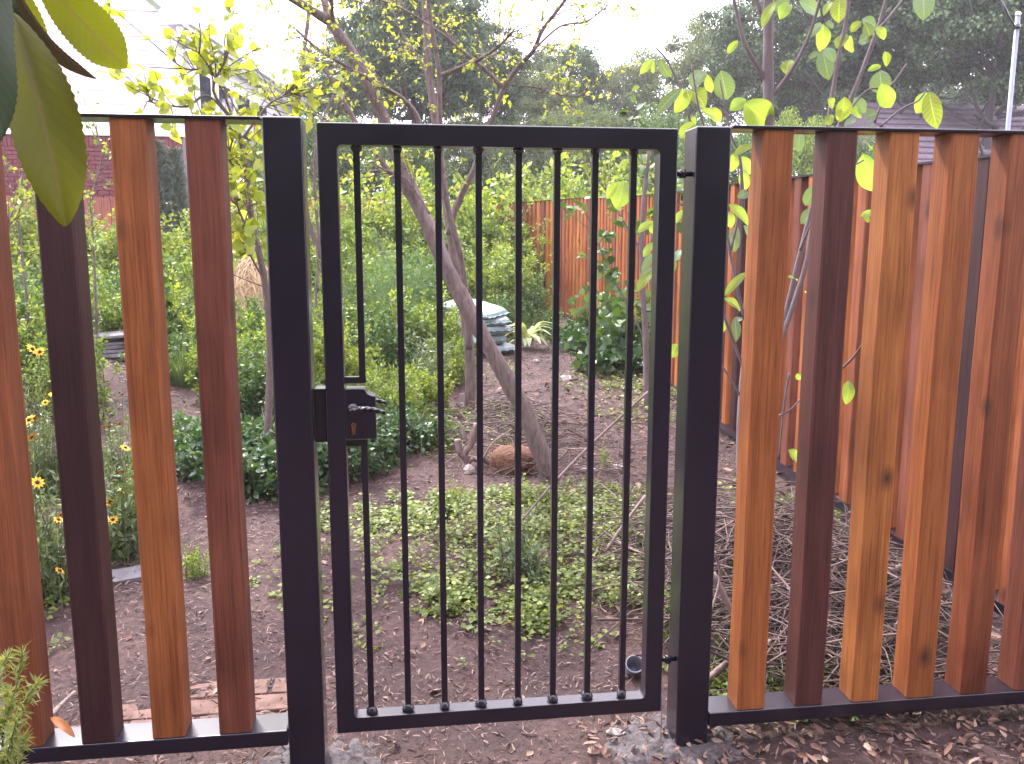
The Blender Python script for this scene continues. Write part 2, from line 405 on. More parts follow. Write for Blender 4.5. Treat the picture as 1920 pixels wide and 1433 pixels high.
nt.links.new(c, p.inputs['Base Color']); p.inputs['Roughness'].default_value = .9
bump(nt, p, math_(nt, 'ADD', n2, math_(nt, 'MULTIPLY', n3, .5)), .9, .012)
ground = link('ground', gme, m); tag(ground, kind='structure')

# ------------------------------------------------------------------ haze: pale air between the garden and the far trees
hz, hnt, hp, hout = newmat('haze_air'); hnt.nodes.remove(hp)
pv = N(hnt, 'ShaderNodeVolumePrincipled'); pv.inputs['Density'].default_value = .0016
pv.inputs['Color'].default_value = (.96, .93, 1, 1); pv.inputs['Anisotropy'].default_value = .3
hnt.links.new(pv.outputs[0], hout.inputs['Volume'])
haze = MB().box((-152, -62, -1.6), (152, 162, 19)).build('haze', hz); tag(haze, kind='stuff')

# ------------------------------------------------------------------ front fence, gate
TONE = {'mid': (.22, .072, .040), 'dark': (.055, .019, .022), 'orange': (.40, .135, .040), 'red': (.22, .072, .042), 'light': (.50, .19, .052), 'rust': (.32, .102, .040)}
def tonec(n): c = TONE[n]; return (*c, 1)
PW = .087
def picket_mesh(z0, z1, w=PW, b=.005):
    mb = MB(); h = w / 2; poly = [(-h+b,-h),(h-b,-h),(h,-h+b),(h,h-b),(h-b,h),(-h+b,h),(-h,h-b),(-h,-h+b)]
    n = 8; nz = 6
    for k in range(nz):
        z = z0 + (z1 - z0) * k / (nz - 1); ox = .0012 * sin(k * 1.7); oy = .001 * cos(k * 2.3)
        for x, y in poly: mb.v.append((x + ox, y + oy, z))
    mb.n = len(mb.v)
    for k in range(nz - 1):
        for i in range(n): mb.f.append((k*n+i, k*n+(i+1)%n, (k+1)*n+(i+1)%n, (k+1)*n+i))
    mb.f.append(tuple(range(n-1,-1,-1))); mb.f.append(tuple(range((nz-1)*n, nz*n)))
    me = bpy.data.meshes.new('picket'); me.from_pydata(mb.v, [], mb.f); me.materials.append(WOOD); return me
lf = thing('picket_fence', G(-.29, .05), 'cedar picket fence panel beside the latch side of the gate, yellow flowers behind it', 'fence')
rf = thing('picket_fence', G(.844, .05), 'cedar picket fence panel on the hinge side of the gate, brush pile behind it', 'fence')
def fbox(name, root, a, b, mat=STEEL, bevel=.004):
    o = MB().box(tuple(Vector(a) - root.location), tuple(Vector(b) - root.location)).build(name, mat, root, bevel=bevel); return o
# left panel
fbox('post', lf, (-.341, 0, -.45), (-.241, .1, 1.714), bevel=.006)
fbox('top_bar', lf, (-2.2, 0, 1.7035), (-.343, .1, 1.7125), bevel=.002)
fbox('bottom_rail', lf, (-2.2, 0, -.008), (-.343, .1, .038))
fbox('latch_keeper', lf, (-.2385, .022, .864), (-.2065, .075, 1.012), bevel=.003)
pmL = picket_mesh(.039, 1.7025); pmR = picket_mesh(.001, 1.7025)
tl = ['red', 'dark', 'orange', 'red', 'mid', 'dark', 'rust', 'orange', 'dark']
tones_l = [('red', -.4865), ('orange', -.666), ('dark', -.853), ('rust', -1.040), ('mid', -1.224), ('orange', -1.407), ('dark', -1.59), ('red', -1.773), ('mid', -1.957)]
for tn, x in tones_l:
    o = link('picket', pmL, None, lf, loc=Vector((x, .0485, 0)) - lf.location); o.color = tonec(tn); o.rotation_euler.z = random.uniform(-.012, .012)
# right panel
fbox('post', rf, (.794, 0, -.45), (.894, .1, 1.709), bevel=.006)
fbox('top_bar', rf, (.896, 0, 1.7035), (2.262, .1, 1.7125), bevel=.002)
fbox('bottom_rail', rf, (.896, 0, -.045), (2.262, .1, 0))
for tn, x in [('orange', 1.029), ('dark', 1.215), ('light', 1.398), ('orange', 1.580), ('rust', 1.76), ('red', 1.944), ('orange', 2.125)]:
    o = link('picket', pmR, None, rf, loc=Vector((x, .0485, 0)) - rf.location); o.color = tonec(tn); o.rotation_euler.z = random.uniform(-.012, .012)
    if tn == 'dark': o.color = (.11, .037, .032, 1)
tag(rf.children[4], 'dark chocolate brown picket second from the gate post')
# gate
GXa, GXb, GZa, GZb, GD = -.205, .745, .018, 1.701, .05
gate = thing('garden_gate', G(.27, .03), 'tall black steel garden gate with eight thin vertical bars, closed', 'gate')
def gp(*p): return tuple(Vector(p) - gate.location)
fo = MB(); r = .012
outer = [(GXa, GZa), (GXb, GZa), (GXb, GZb), (GXa, GZb)]
ia, ib, ja, jb = GXa + .05, GXb - .05, GZa + .045, GZb - .055
def arc(cx, cz, a0, a1, r, n=4): return [(cx + r * cos(a0 + (a1 - a0) * i / n), cz + r * sin(a0 + (a1 - a0) * i / n)) for i in range(n + 1)]
inner = arc(ia + r, ja + r, pi, 1.5 * pi, r) + arc(ib - r, ja + r, 1.5 * pi, 2 * pi, r) + arc(ib - r, jb - r, 0, .5 * pi, r) + arc(ia + r, jb - r, .5 * pi, pi, r)
V = []
for y in (0, GD):
    for x, z in outer: V.append(gp(x, y, z))
    for x, z in inner: V.append(gp(x, y, z))
no = 4; ni = 20; st = no + ni; Fq = []
for s_ in (0, 1):
    b0 = s_ * st
    for c_ in range(4):
        for i in range(4): Fq.append((b0 + c_, b0 + no + c_*5 + i, b0 + no + c_*5 + i + 1))
        Fq.append((b0 + c_, b0 + no + c_*5 + 4, b0 + no + ((c_+1)*5) % 20, b0 + (c_+1) % 4))
for i in range(4): Fq.append((i, (i+1)%4, st + (i+1)%4, st + i))
for i in range(20): Fq.append((no + i, no + (i+1)%20, st + no + (i+1)%20, st + no + i))
fo.add(V, Fq); fr = fo.build('frame', STEEL, gate); fixnormals(fr.data)
bm_ = fr.modifiers.new('b', 'BEVEL'); bm_.width = .003; bm_.segments = 2; bm_.limit_method = 'ANGLE'; bm_.angle_limit = radians(50)
BX = [-.108, -.003, .102, .209, .316, .420, .523, .629]; yb = .025; hb = .0085
def sqbar(z0, z1): return MB().box((-hb, -hb, z0), (hb, hb, z1))
fullbar = sqbar(0, jb - ja + .002)
fme = None
for i, x in enumerate(BX):
    if i == 0:
        a = MB().box(gp(x-hb, yb-hb, 1.027), gp(x+hb, yb+hb, jb+.001)).box(gp(ia-.001, yb-hb-.0006, 1.0255), gp(x+hb+.0006, yb+hb+.0006, 1.0425)); a.build('bar', STEEL, gate)
        a = MB().box(gp(x-hb, yb-hb, ja-.001), gp(x+hb, yb+hb, .8675)).box(gp(ia-.001, yb-hb-.0006, .8525), gp(x+hb+.0006, yb+hb+.0006, .8695)); a.build('bar', STEEL, gate)
        continue
    if fme is None:
        o = fullbar.build('bar', STEEL, gate, bevel=0, loc=gp(x, yb, ja-.001)); fme = o.data
    else: link('bar', fme, None, gate, loc=gp(x, yb, ja-.001))
wme = MB().tube([(0,0,-.001),(0,0,.004),(0,0,.010),(0,0,.016),(0,0,.021)], [.0135,.0165,.016,.0135,.0105], 10, .35).build('weld', STEEL_W, gate, True, loc=gp(BX[0], yb, ja)).data
for x in BX[1:]: link('weld', wme, None, gate, loc=gp(x, yb, ja), rot=(0, 0, random.random()*6))
for x in BX: link('weld', wme, None, gate, loc=gp(x, yb, jb), rot=(pi, 0, random.random()*6), scale=(.85,.85,.8))
# lock
lp = [(ia+.001, .8755), (-.074, .8755), (-.074, .992)] + [(-.074 - .027 * sin(a), .9925 + .018 * (1 - cos(a))) for a in (.3, .6, .9, 1.2, 1.5)] + [(-.104, 1.0125), (ia+.001, 1.0125)]
lo_ = MB().prism([(x - gate.location.x, z - gate.location.z) for x, z in lp], -.001 - gate.location.y, .055 - gate.location.y, 1).build('lock_box', STEEL, gate); fixnormals(lo_.data)
b_ = lo_.modifiers.new('b', 'BEVEL'); b_.width = .002; b_.segments = 2; b_.limit_method = 'ANGLE'
MB().tube([gp(-.134, -.0035, .914), gp(-.134, -.001, .914)], .0068, 14).box(gp(-.1388, -.0034, .893), gp(-.1292, -.001, .912)).tube([gp(-.134, -.0034, .893), gp(-.134, -.001, .893)], .0048, 12).build('lock_cylinder', BRASS, gate)
MB().tube([gp(-.134, -.0042, .914), gp(-.134, -.0036, .914)], .0025, 10).build('keyhole', STEEL_W, gate)
def lever(y0, y1, zc, name):
    mb = MB(); P = [gp(-.134, y0, zc), gp(-.134, y1, zc)]; mb.tube(P, .0075, 12)
    n = 46; k = 14; V = []
    for i in range(n):
        t = i / (n - 1); x = -.138 + .092 * t; z = zc + .006 * sin(t * pi * 1.1) - .004 * t; r = .0075 * (1 - .35 * t) + .0012 * sin(pi * t)
        for j in range(k):
            a = 2 * pi * j / k; rr = r * (1 + .17 * sin(3 * a + t * 34))
            if i in (0, n-1): rr *= .6
            V.append(gp(x, y1 + rr * cos(a), z + rr * sin(a)))
    mb.add(V, [(i*k+j, i*k+(j+1)%k, (i+1)*k+(j+1)%k, (i+1)*k+j) for i in range(n-1) for j in range(k)] + [tuple(range(k-1,-1,-1)), tuple(range((n-1)*k, n*k))])
    o = mb.build(name, STEEL, gate, True); fixnormals(o.data)
lever(-.001, -.045, .961, 'handle'); lever(.055, .098, .961, 'handle')
MB().tube([gp(-.134, -.006, .961), gp(-.134, -.001, .961)], .013, 16).build('handle_rose', STEEL, gate, True)
for z in (1.585, .171):
    MB().tube([gp(.7455, .025, z), gp(.7935, .025, z)], .0075, 10).tube([gp(.768, .025, z-.011), gp(.768, .025, z+.011)], .0095, 10).build('hinge', STEEL, gate, True)
CONC = m_plain('rough_concrete', (.085, .072, .078), .95, .6, 40, bumps=1.0, bd=.01)
for cx, lab in ((.80, 'small crumbly grey concrete footing at the base of the hinge post'), (-.27, 'dark grey concrete crumbs at the base of the latch post')):
    n = 26; V = []; 
    for i in range(n):
        for j in range(n):
            x = -.22 + .44 * i / (n-1); y = -.18 + .36 * j / (n-1); rr = math.hypot(x / .22, y / .18)
            h = .022 * (1 - rr ** 2) + .02 * mnoise.noise(Vector((x * 38 + cx * 9, y * 38, 1))) * (rr < 1)
            V.append((x, y, float(gz(cx + x, y + .04)) + h - .004 if True else 0))
    me = mesh_arrays('concrete_footing', [(a, b, c_ - float(gz(cx, .04))) for a, b, c_ in V], [(i*n+j, (i+1)*n+j, (i+1)*n+j+1, i*n+j+1) for i in range(n-1) for j in range(n-1)])
    tag(link('concrete_footing', me, CONC, loc=G(cx, .04)), lab, 'footing')

# ------------------------------------------------------------------ side fence: follows the slope and curves at the far end
path = smooth_path([(2.32, .14, 0), (2.32, 1.4, 0), (2.33, 3.2, 0), (2.46, 5.2, 0), (2.66, 7.2, 0), (2.66, 9.0, 0), (2.45, 10.6, 0), (2.12, 11.7, 0), (1.75, 12.9, 0), (1.9, 14.2, 0)], 12)
sf = thing('picket_fence', (2.32, .14, -.12), 'long curving cedar picket fence running away behind the gate', 'fence')
dist = [0]
for a, b in zip(path, path[1:]): dist.append(dist[-1] + (b - a).length)
def onpath(d):
    for i in range(len(path) - 1):
        if dist[i+1] >= d: break
    t = (d - dist[i]) / (dist[i+1] - dist[i]); p_ = path[i].lerp(path[i+1], t); q = (path[i+1] - path[i]).normalized()
    return p_, q
def rz_(y): return -.035 + .026 * y + (.05 * math.exp(-((y - 10) / 2.5) ** 2))
pmS = {}
d = .06; k = 0; tn = ['orange', 'rust', 'orange', 'light', 'rust', 'light', 'red', 'orange', 'rust', 'orange', 'red', 'orange']  # far pickets: brighter tones, sky light put into the colour
while d < dist[-1] - .1:
    p_, q = onpath(d); zb = rz_(p_.y)
    if 'm' not in pmS: pmS['m'] = picket_mesh(.046, 1.738)
    o = link('picket', pmS['m'], None, sf, loc=Vector((p_.x, p_.y, zb)) - sf.location, rot=(0, 0, math.atan2(q.y, q.x) + random.uniform(-.02, .02)))
    o.color = tonec(tn[k % 12] if random.random() < .7 else random.choice(['orange', 'rust', 'light', 'orange'])); o.color = tonec(['orange', 'dark', 'rust', 'light', 'dark', 'orange', 'red'][k % 7]) if p_.y < 4 else o.color; k += 1; d += .178 if p_.y < 8 else .15  # near pickets: dark tones mixed in to imitate shaded faces beside lit ones
def ribbon(name, z0, z1, hw):
    V = []; n = len(path)
    for i, p_ in enumerate(path):
        q = (path[min(i+1,n-1)] - path[max(i-1,0)]).normalized(); nn = Vector((-q.y, q.x, 0)); zb = rz_(p_.y)
        for s_, z in ((-1, z0), (1, z0), (1, z1), (-1, z1)): V.append(p_ + nn * hw * s_ + Vector((0, 0, zb + z)) - sf.location)
    Fq = [(i*4+j, i*4+(j+1)%4, (i+1)*4+(j+1)%4, (i+1)*4+j) for i in range(n-1) for j in range(4)] + [(3,2,1,0), tuple(range((n-1)*4, n*4))]
    mb = MB(); mb.add(V, Fq); o = mb.build(name, STEEL, sf); fixnormals(o.data)
ribbon('top_bar', 1.739, 1.749, .05); ribbon('bottom_rail', 0, .045, .05)
for d_ in (0.0, 2.5, 5, 7.5, 10, 12.5):
    p_, q = onpath(max(.001, d_)); zb = rz_(p_.y)
    if d_: MB().box((-.02, -.012, -.5), (.02, .012, 0)).build('post', STEEL, sf, loc=Vector((p_.x, p_.y, zb)) - sf.location)

# ------------------------------------------------------------------ plant generators (each kind modelled once or twice, its mesh shared by its copies)
def stem_curve(rs, base, h, lean, n=7):
    a = rs.uniform(0, 2 * pi); L = np.array([cos(a), sin(a)]) * lean * rs.uniform(.3, 1.2) * h
    w = rs.uniform(-.04, .04, 2) * h; P = []
    for i in range(n):
        t = i / (n - 1); P.append((base[0] + L[0] * t ** 1.5 + w[0] * sin(4 * t), base[1] + L[1] * t ** 1.5 + w[1] * sin(5 * t), h * t * (1 - .12 * lean * t)))
    return np.array(P)
def interp(P, t):
    f = t * (len(P) - 1); i = np.minimum(f.astype(int), len(P) - 2); u = (f - i)[:, None]
    return P[i] * (1 - u) + P[i+1] * u, P[i+1] - P[i]
PLANT = {}
def plant_meshes(kind, var=0):
    key = (kind, var)
    if key in PLANT: return PLANT[key]
    rs = np.random.RandomState(abs(hash(kind)) % 1 + sum(map(ord, kind)) * 7 + var * 131)
    lb = LB(); sb = MB()
    spec = dict(
        shrub=dict(ns=75, r=.42, h=(.55, 1.15), lean=.42, lv=64, sz=(.045, .075), t=T_OV, mat=L_SHRUB, t0=.22),
        lime=dict(ns=60, r=.40, h=(.6, 1.2), lean=.45, lv=60, sz=(.045, .08), t=T_WIDE, mat=L_LIME, t0=.25),
        mid=dict(ns=75, r=.42, h=(.5, 1.1), lean=.4, lv=62, sz=(.045, .08), t=T_OV, mat=L_MID, t0=.12),
        weed=dict(ns=26, r=.22, h=(.35, .75), lean=.3, lv=30, sz=(.05, .10), t=T_LANCE, mat=L_SHRUB, t0=.15),
        weedg=dict(ns=26, r=.24, h=(.35, .75), lean=.3, lv=32, sz=(.05, .10), t=T_LANCE, mat=L_GREY, t0=.15),
        dark=dict(ns=110, r=.38, h=(.22, .5), lean=.75, lv=34, sz=(.035, .065), t=T_OV6, mat=L_DARK, t0=.2),
        darkmix=dict(ns=90, r=.38, h=(.2, .46), lean=.75, lv=34, sz=(.032, .06), t=T_OV6, mat=L_MID, t0=.2),
        heart=dict(ns=34, r=.3, h=(.45, 1.1), lean=.5, lv=11, sz=(.08, .14), t=T_HEART, mat=L_MID, t0=.25),
        heartd=dict(ns=46, r=.34, h=(.2, .5), lean=.7, lv=8, sz=(.08, .14), t=T_HEART, mat=L_DARK, t0=.35),
        tshrub=dict(ns=150, r=.95, h=(1.0, 2.5), lean=.34, lv=92, sz=(.06, .11), t=T_OV, mat=L_SHRUB, t0=.12),
        tlime=dict(ns=130, r=.95, h=(1.0, 2.5), lean=.36, lv=84, sz=(.06, .12), t=T_WIDE, mat=L_LIME, t0=.15),
        low=dict(ns=40, r=.16, h=(.06, .16), lean=.8, lv=12, sz=(.028, .05), t=T_OV6, mat=L_GC, t0=.2),
        tall=dict(ns=3, r=.04, h=(.9, 1.2), lean=.12, lv=26, sz=(.09, .15), t=T_OV6, mat=L_MID, t0=.15),
    )
    if kind in spec:
        s = spec[kind]
        for i in range(s['ns']):
            a = rs.uniform(0, 2*pi); rr = s['r'] * rs.uniform(0, 1) ** .6
            P = stem_curve(rs, (rr*cos(a), rr*sin(a)), rs.uniform(*s['h']) * (1 - .35 * (rr / s['r']) ** 2), s['lean'])
            P[:, 2] -= .02
            n = int(s['lv'] * rs.uniform(.7, 1.2)); t = s['t0'] + (1 - s['t0']) * rs.uniform(0, 1, n) ** .75
            if kind != 'tall' and s['lv'] > 20: nc = max(3, n // 9); t = np.clip(t[rs.randint(0, nc, n)] + rs.normal(0, .012, n), .05, 1)
            Q_, D = interp(P, t); D = D / np.linalg.norm(D, axis=1, keepdims=True)
            side = rdir(n, 0, rs); off = side * rs.uniform(0, .045 if s['r'] < .8 else .12, n)[:, None] * (1 if kind != 'tall' else .3)
            DD = side * 1.0 + D * .35; DD[:, 2] += .1
            NN = rdir(n, 1.1, rs)
            lb.add(s['t'], Q_ + off, DD, NN, rs.uniform(*s['sz'], n) * (1.15 - .35 * t))
            sb.tube([tuple(x) for x in P], np.linspace(.006, .002, 7) * (.6 if s['h'][1] < .3 else 1), 3, cap=False)
        res = (lb.mesh(kind + '_foliage', s['mat']), sb)
    elif kind == 'feather':
        for i in range(34):
            a = rs.uniform(0, 2*pi); rr = .36 * rs.uniform(0, 1) ** .6
            P = stem_curve(rs, (rr*cos(a), rr*sin(a)), rs.uniform(.4, 1.3), .45)
            n = 38; t = .15 + .85 * rs.uniform(0, 1, n); Q_, D = interp(P, t)
            side = rdir(n, .5, rs); L = rs.uniform(.10, .22, n)
            for k_ in range(5):
                tt = rs.uniform(.0, .9, n)[:, None]
                lb.add(tplblade(.022), Q_ + side * L[:, None] * tt, side + rdir(n, .4, rs) * .7, rdir(n, .5, rs), rs.uniform(.05, .11, n))
            sb.tube([tuple(x) for x in P], np.linspace(.005, .0015, 7), 3, cap=False)
        res = (lb.mesh('feathery_foliage', L_FEATH), sb)
    elif kind == 'grass':
        n = 420; a = rs.uniform(0, 2*pi, n); rr = .10 * rs.uniform(0, 1, n) ** .5
        V = []; F_l = []
        for i in range(n):
            d0 = np.array([cos(a[i]), sin(a[i])]); L = rs.uniform(.25, .55); lean = rs.uniform(.15, 1.0); w = rs.uniform(.002, .004)
            pr = np.array([-d0[1], d0[0], 0]) * w
            b = len(V)
            for k_ in range(6):
                t = k_ / 5; r_ = rr[i] + L * lean * t ** 1.6 * .8; z = L * (t - .62 * lean * t ** 2.4)
                c_ = np.array([d0[0]*r_, d0[1]*r_, z]); V += [c_ - pr*(1-t*.9), c_ + pr*(1-t*.9)]
            for k_ in range(5): q = b + 2*k_; F_l += [(q, q+1, q+3), (q, q+3, q+2)]
        lb.raw(np.array(V), F_l); res = (lb.mesh('grass_blades', L_GRASS), None)
    PLANT[key] = res; return res
STEMS = {}
def plant(kind, loc, label, cat='bush', name=None, sc=1.0, rz=None, var=0, group=None, mat=None, z=None):
    leaf_me, sb = plant_meshes(kind, var)
    nm = name or {'dark': 'low_shrub', 'tall': 'leafy_plant', 'feather': 'fennel_plant', 'grass': 'grass_tussock', 'weed': 'weed_plant', 'weedg': 'weed_plant'}.get(kind, 'garden_bush')
    o = thing(nm, G(loc[0], loc[1], -.01) if z is None else (loc[0], loc[1], z), label, cat, group, random.random()*6.28 if rz is None else rz, sc)
    me = leaf_me
    if mat:
        k_ = (kind, var, mat.name)
        if k_ not in STEMS: STEMS[k_] = leaf_me.copy(); STEMS[k_].materials.clear(); STEMS[k_].materials.append(mat)
        me = STEMS[k_]
    link('foliage', me, None, o)
    if sb:
        k_ = ('s', kind, var)
        if k_ not in STEMS:
            sm = bpy.data.meshes.new('stems'); sm.from_pydata(sb.v, [], sb.f); sm.materials.append(M_STEM); STEMS[k_] = sm
        link('stems', STEMS[k_], None, o)
    return o

# oak crowns
def crown_mesh(name, seed, R=(5, 5, 3.6), clumps=150, per=190, sz=(.10, .2), mat=None, hole=.0):
    rs = np.random.RandomState(seed); lb = LB()
    c = rdir(clumps, 0, rs) * (rs.uniform(0, 1, clumps) ** .33)[:, None] * np.array(R)
    c += rs.normal(size=c.shape) * .3
    for q in c:
        n = int(per * rs.uniform(.5, 1.4)); r = rs.uniform(.5, 1.15) * R[0] / 5
        d = rdir(n, .25, rs); P = q + d * (rs.uniform(.2, 1, n) ** .6)[:, None] * np.array([r*1.25, r*1.25, r*.7])
        lb.add(T_WIDE, P, rdir(n, -.1, rs), d * 1.1 + rdir(n, .5, rs), rs.uniform(*sz, n))
    return lb.mesh(name, mat or L_OAK)
def limb_mesh(seed, h, R, r0=.3, n=16):
    rs = np.random.RandomState(seed); mb = MB()
    T = smooth_path([(0,0,-.5), (rs.uniform(-.2,.2),0,h*.45), (rs.uniform(-.4,.4),rs.uniform(-.3,.3),h*.8), (rs.uniform(-.5,.5),0,h+R*.6)], 4)
    mb.tube(T, np.linspace(r0, r0*.35, len(T)), 10, .3)
    for i in range(n):
        a = rs.uniform(0, 2*pi); z0 = h * rs.uniform(.55, 1.1); L = R * rs.uniform(.7, 1.2)
        p0 = Vector((0,0,z0)); p1 = Vector((cos(a)*L*.45, sin(a)*L*.45, z0 + L*rs.uniform(.0,.35))); p2 = Vector((cos(a)*L, sin(a)*L, z0 + L*rs.uniform(.1,.7)))
        S_ = smooth_path([p0, p1, p2], 4); mb.tube(S_, np.linspace(r0*.45, r0*.08, len(S_)), 6, .3)
        for j in range(3):
            b = a + rs.uniform(-.9,.9); q = S_[rs.randint(3, len(S_))]; e = q + Vector((cos(b), sin(b), rs.uniform(0,.8))) * L * .4
            mb.tube([q, (q+e)/2 + Vector((0,0,.1)), e], [r0*.14, r0*.09, r0*.04], 5)
    return mb
CM = {}
def X(px, Y): return at(px, 450, Y)[0]
def ftree(px, top, bot, hw, Y, label, key, mat=None, rz=0, name='oak_tree', clumps=190, per=250, sz=(.13, .25)):
    "far tree whose crown spans the given height and breadth where it stands"
    dist_ = (Y + 2.3) / .99; zt = at(px, top, Y)[2]; zb_ = at(px, bot, Y)[2]; R = hw / CF * dist_
    o = thing(name, G(X(px, Y), Y, -.1), label, 'tree', None, rz)
    if key not in CM: CM[key] = crown_mesh('crown', sum(map(ord, key)), (5, 5, 4), clumps=clumps, per=per, sz=sz, mat=mat)
    k = R / 5.6; kz = (zt - zb_) / 2 / 4.8
    link('crown', CM[key], None, o, loc=(0, 0, (zt + zb_) / 2 - o.location.z), scale=(k, k, kz))
    h = max(1.5, zb_ - o.location.z + .15 * (zt - zb_))
    limb_mesh(sum(map(ord, label)), h, R * .75, r0=.09 + R * .035, n=14).build('trunk', M_OAKB, o, True)
    return o
# ------------------------------------------------------------------ far trees
ftree(790, -110, 260, 150, 22, 'tall dark oak tree rising behind the leaning bare trunks', 'denseA', clumps=230, per=250)
ftree(900, 25, 260, 95, 24, 'dark rounded tree right of the forked trunk', 'denseB')
ftree(660, 60, 270, 95, 25, 'dark tree behind the upper left of the gate', 'denseB', rz=2)
ftree(1055, 62, 270, 85, 30, 'bluish dark tree in the dip between the larger trees', 'denseA', rz=1)
ftree(1010, 120, 290, 90, 27, 'lower grey-green tree behind the slanting right fork', 'paleC', L_OAK2, clumps=150)
ftree(1180, 85, 330, 110, 34, 'pale hazy tree left of the big spreading oak', 'paleC', L_OAK2, rz=1)
ftree(1330, 20, 260, 120, 31, 'grey-green tree behind the left limb of the sapling', 'paleC', L_OAK2, rz=3)
ftree(1450, -90, 240, 150, 26, 'oak with low limbs right behind the big-leaved sapling', 'denseB', rz=4)
ftree(1640, -150, 195, 210, 23, 'broad spreading oak showing bright sky gaps under its limbs', 'denseA', rz=3)
ftree(1850, -160, 215, 200, 20, 'wide dark oak overhanging the shingle roof beside the grey pole', 'denseB', rz=5)
ftree(1560, 60, 300, 170, 36, 'far dark crown seen under the limbs of the spreading oak', 'denseB', rz=2)
ftree(1760, 90, 330, 150, 33, 'far dark crown left of the shingle roof', 'denseA', rz=4)
ftree(2120, -160, 260, 200, 24, 'oak tree beyond the grey pole', 'denseA', rz=5)
for x_, y_, lab in ((-7, -9, 'unseen dense tree added to shade the front of the left fence panel'), (0, -9.5, 'unseen dense tree added to shade the front of the gate'), (7, -9, 'unseen dense tree added to shade the front of the right fence panel')):
    o = thing('oak_tree', G(x_, y_, -.1), lab, 'tree', None, x_)  # added out of view; keeps sky light and reflections off the fence fronts
    link('crown', CM['denseA'], None, o, loc=(0, 0, 5.2), scale=(.9, .6, 1.4)); limb_mesh(int(x_) + 90, 2.0, 3.4, r0=.25).build('trunk', M_OAKB, o, True)
# ------------------------------------------------------------------ mid shrubbery
for k, (px, top, hw, Y, key, mt, lab) in enumerate([
 (600, 195, 120, 19, 'shrubD', L_MID, 'mid green shrub mass beside the white house wing'),
 (740, 225, 120, 18, 'shrubD', L_MID, 'dark green shrub behind the main trunk at rail height'),
 (870, 205, 110, 20, 'shrubE', L_OAK2, 'grey-green shrub behind the forked trunk at rail height'),
 (990, 195, 120, 21, 'shrubE', L_OAK2, 'pale shrub behind the right fork at rail height'),
 (1110, 180, 120, 22, 'shrubE', L_OAK2, 'pale green shrub above the middle of the gate rail'),
 (1230, 185, 110, 20, 'shrubD', L_MID, 'green shrub above the hinge end of the gate rail'),
 (1350, 215, 110, 18, 'shrubD', L_MID, 'green shrub just above the hinge post'),
 (1490, 190, 80, 17, 'shrubF', L_SHRUB, 'bright green shrub beside the sapling stem above the rail'),
 (1600, 232, 90, 19, 'shrubD', L_MID, 'low green shrub under the oak sky gaps'),
 (480, 250, 110, 16, 'shrubF', L_SHRUB, 'yellow-green shrub before the house side wall'),
]): ftree(px, top, 470, hw, Y, lab, key, mt, rz=k * 1.3, name='hedge_shrub', clumps=210, per=230, sz=(.12, .22))
bushes = [
 (650, 11.6, 1.35, 'shrub', 0, 'bright yellow-green bush showing beside the upper part of the latch stile'),
 (740, 12.2, 1.5, 'lime', 0, 'lime green bush behind the two leaning trunks at mid height'),
 (850, 11.8, 1.45, 'shrub', 1, 'light green bush filling the gaps around the forked trunk'),
 (930, 12.6, 1.6, 'lime', 1, 'tall lime bush left of the curved fence end'),
 (1010, 14.0, 1.75, 'shrub', 0, 'yellow-green bush growing over the top of the curved fence'),
 (1110, 14.3, 1.75, 'lime', 0, 'lime bush hanging above the middle of the curved fence'),
 (1230, 12.2, 1.6, 'shrub', 1, 'green bush above the side fence seen past the hinge stile'),
 (700, 9.4, .95, 'shrub', 1, 'light bush above the feathery fennel'),
 (790, 9.0, .95, 'mid', 0, 'mid green bush behind the main trunk'),
 (905, 9.6, 1.0, 'shrub', 0, 'light green bush behind the white bags'),
 (975, 9.4, .62, 'mid', 1, 'dark leafy bush at the left foot of the curved fence'),
 (1022, 8.4, .45, 'mid', 0, 'small dark bush hugging the base of the curved fence'),
 (940, 8.3, .65, 'mid', 1, 'low green bush just behind the white bags'),
 (620, 11.0, .72, 'tshrub', 0, 'tall yellow-green shrub directly behind the latch stile'),
 (690, 12.0, .85, 'tlime', 1, 'tall lime shrub behind the first bar'),
 (770, 11.2, .78, 'tshrub', 1, 'tall light shrub behind the bend of the leaning trunk'),
 (860, 12.4, .88, 'tlime', 0, 'tall lime shrub behind the fork of the upright tree'),
 (935, 11.6, .8, 'tshrub', 0, 'tall shrub just left of the curved fence end'),
 (990, 13.6, 1.0, 'tlime', 1, 'tall lime shrub rising behind the curved fence end'),
 (1080, 14.5, 1.05, 'tshrub', 1, 'tall shrub rising behind the top of the curved fence'),
 (1170, 13.0, 1.0, 'tlime', 0, 'tall lime shrub above the side fence behind the seventh bar'),
 (940, 9.9, .52, 'tlime', 1, 'lime shrub drooping over the left end of the curved fence'),
 (1205, 11.2, .85, 'tlime', 0, 'tall lime shrub leaning over the side fence top near the last bar'),
 (1160, 8.6, .27, 'tshrub', 0, 'loose shrub leaning out over the side fence face'),
 (1268, 6.6, .42, 'tshrub', 1, 'loose shrub against the side fence beside the hinge stile'),
 (1330, 11.5, .9, 'tlime', 1, 'lime shrub beyond the side fence near the hinge post'),
]
for px, Y, s_, kd, vr, lab in bushes: plant(kd, (X(px, Y), Y), lab, 'bush', None, s_ * (1 if kd[0] == 't' else 1.42 if Y > 11 else 1.3 if Y > 8.9 else 1), var=vr)
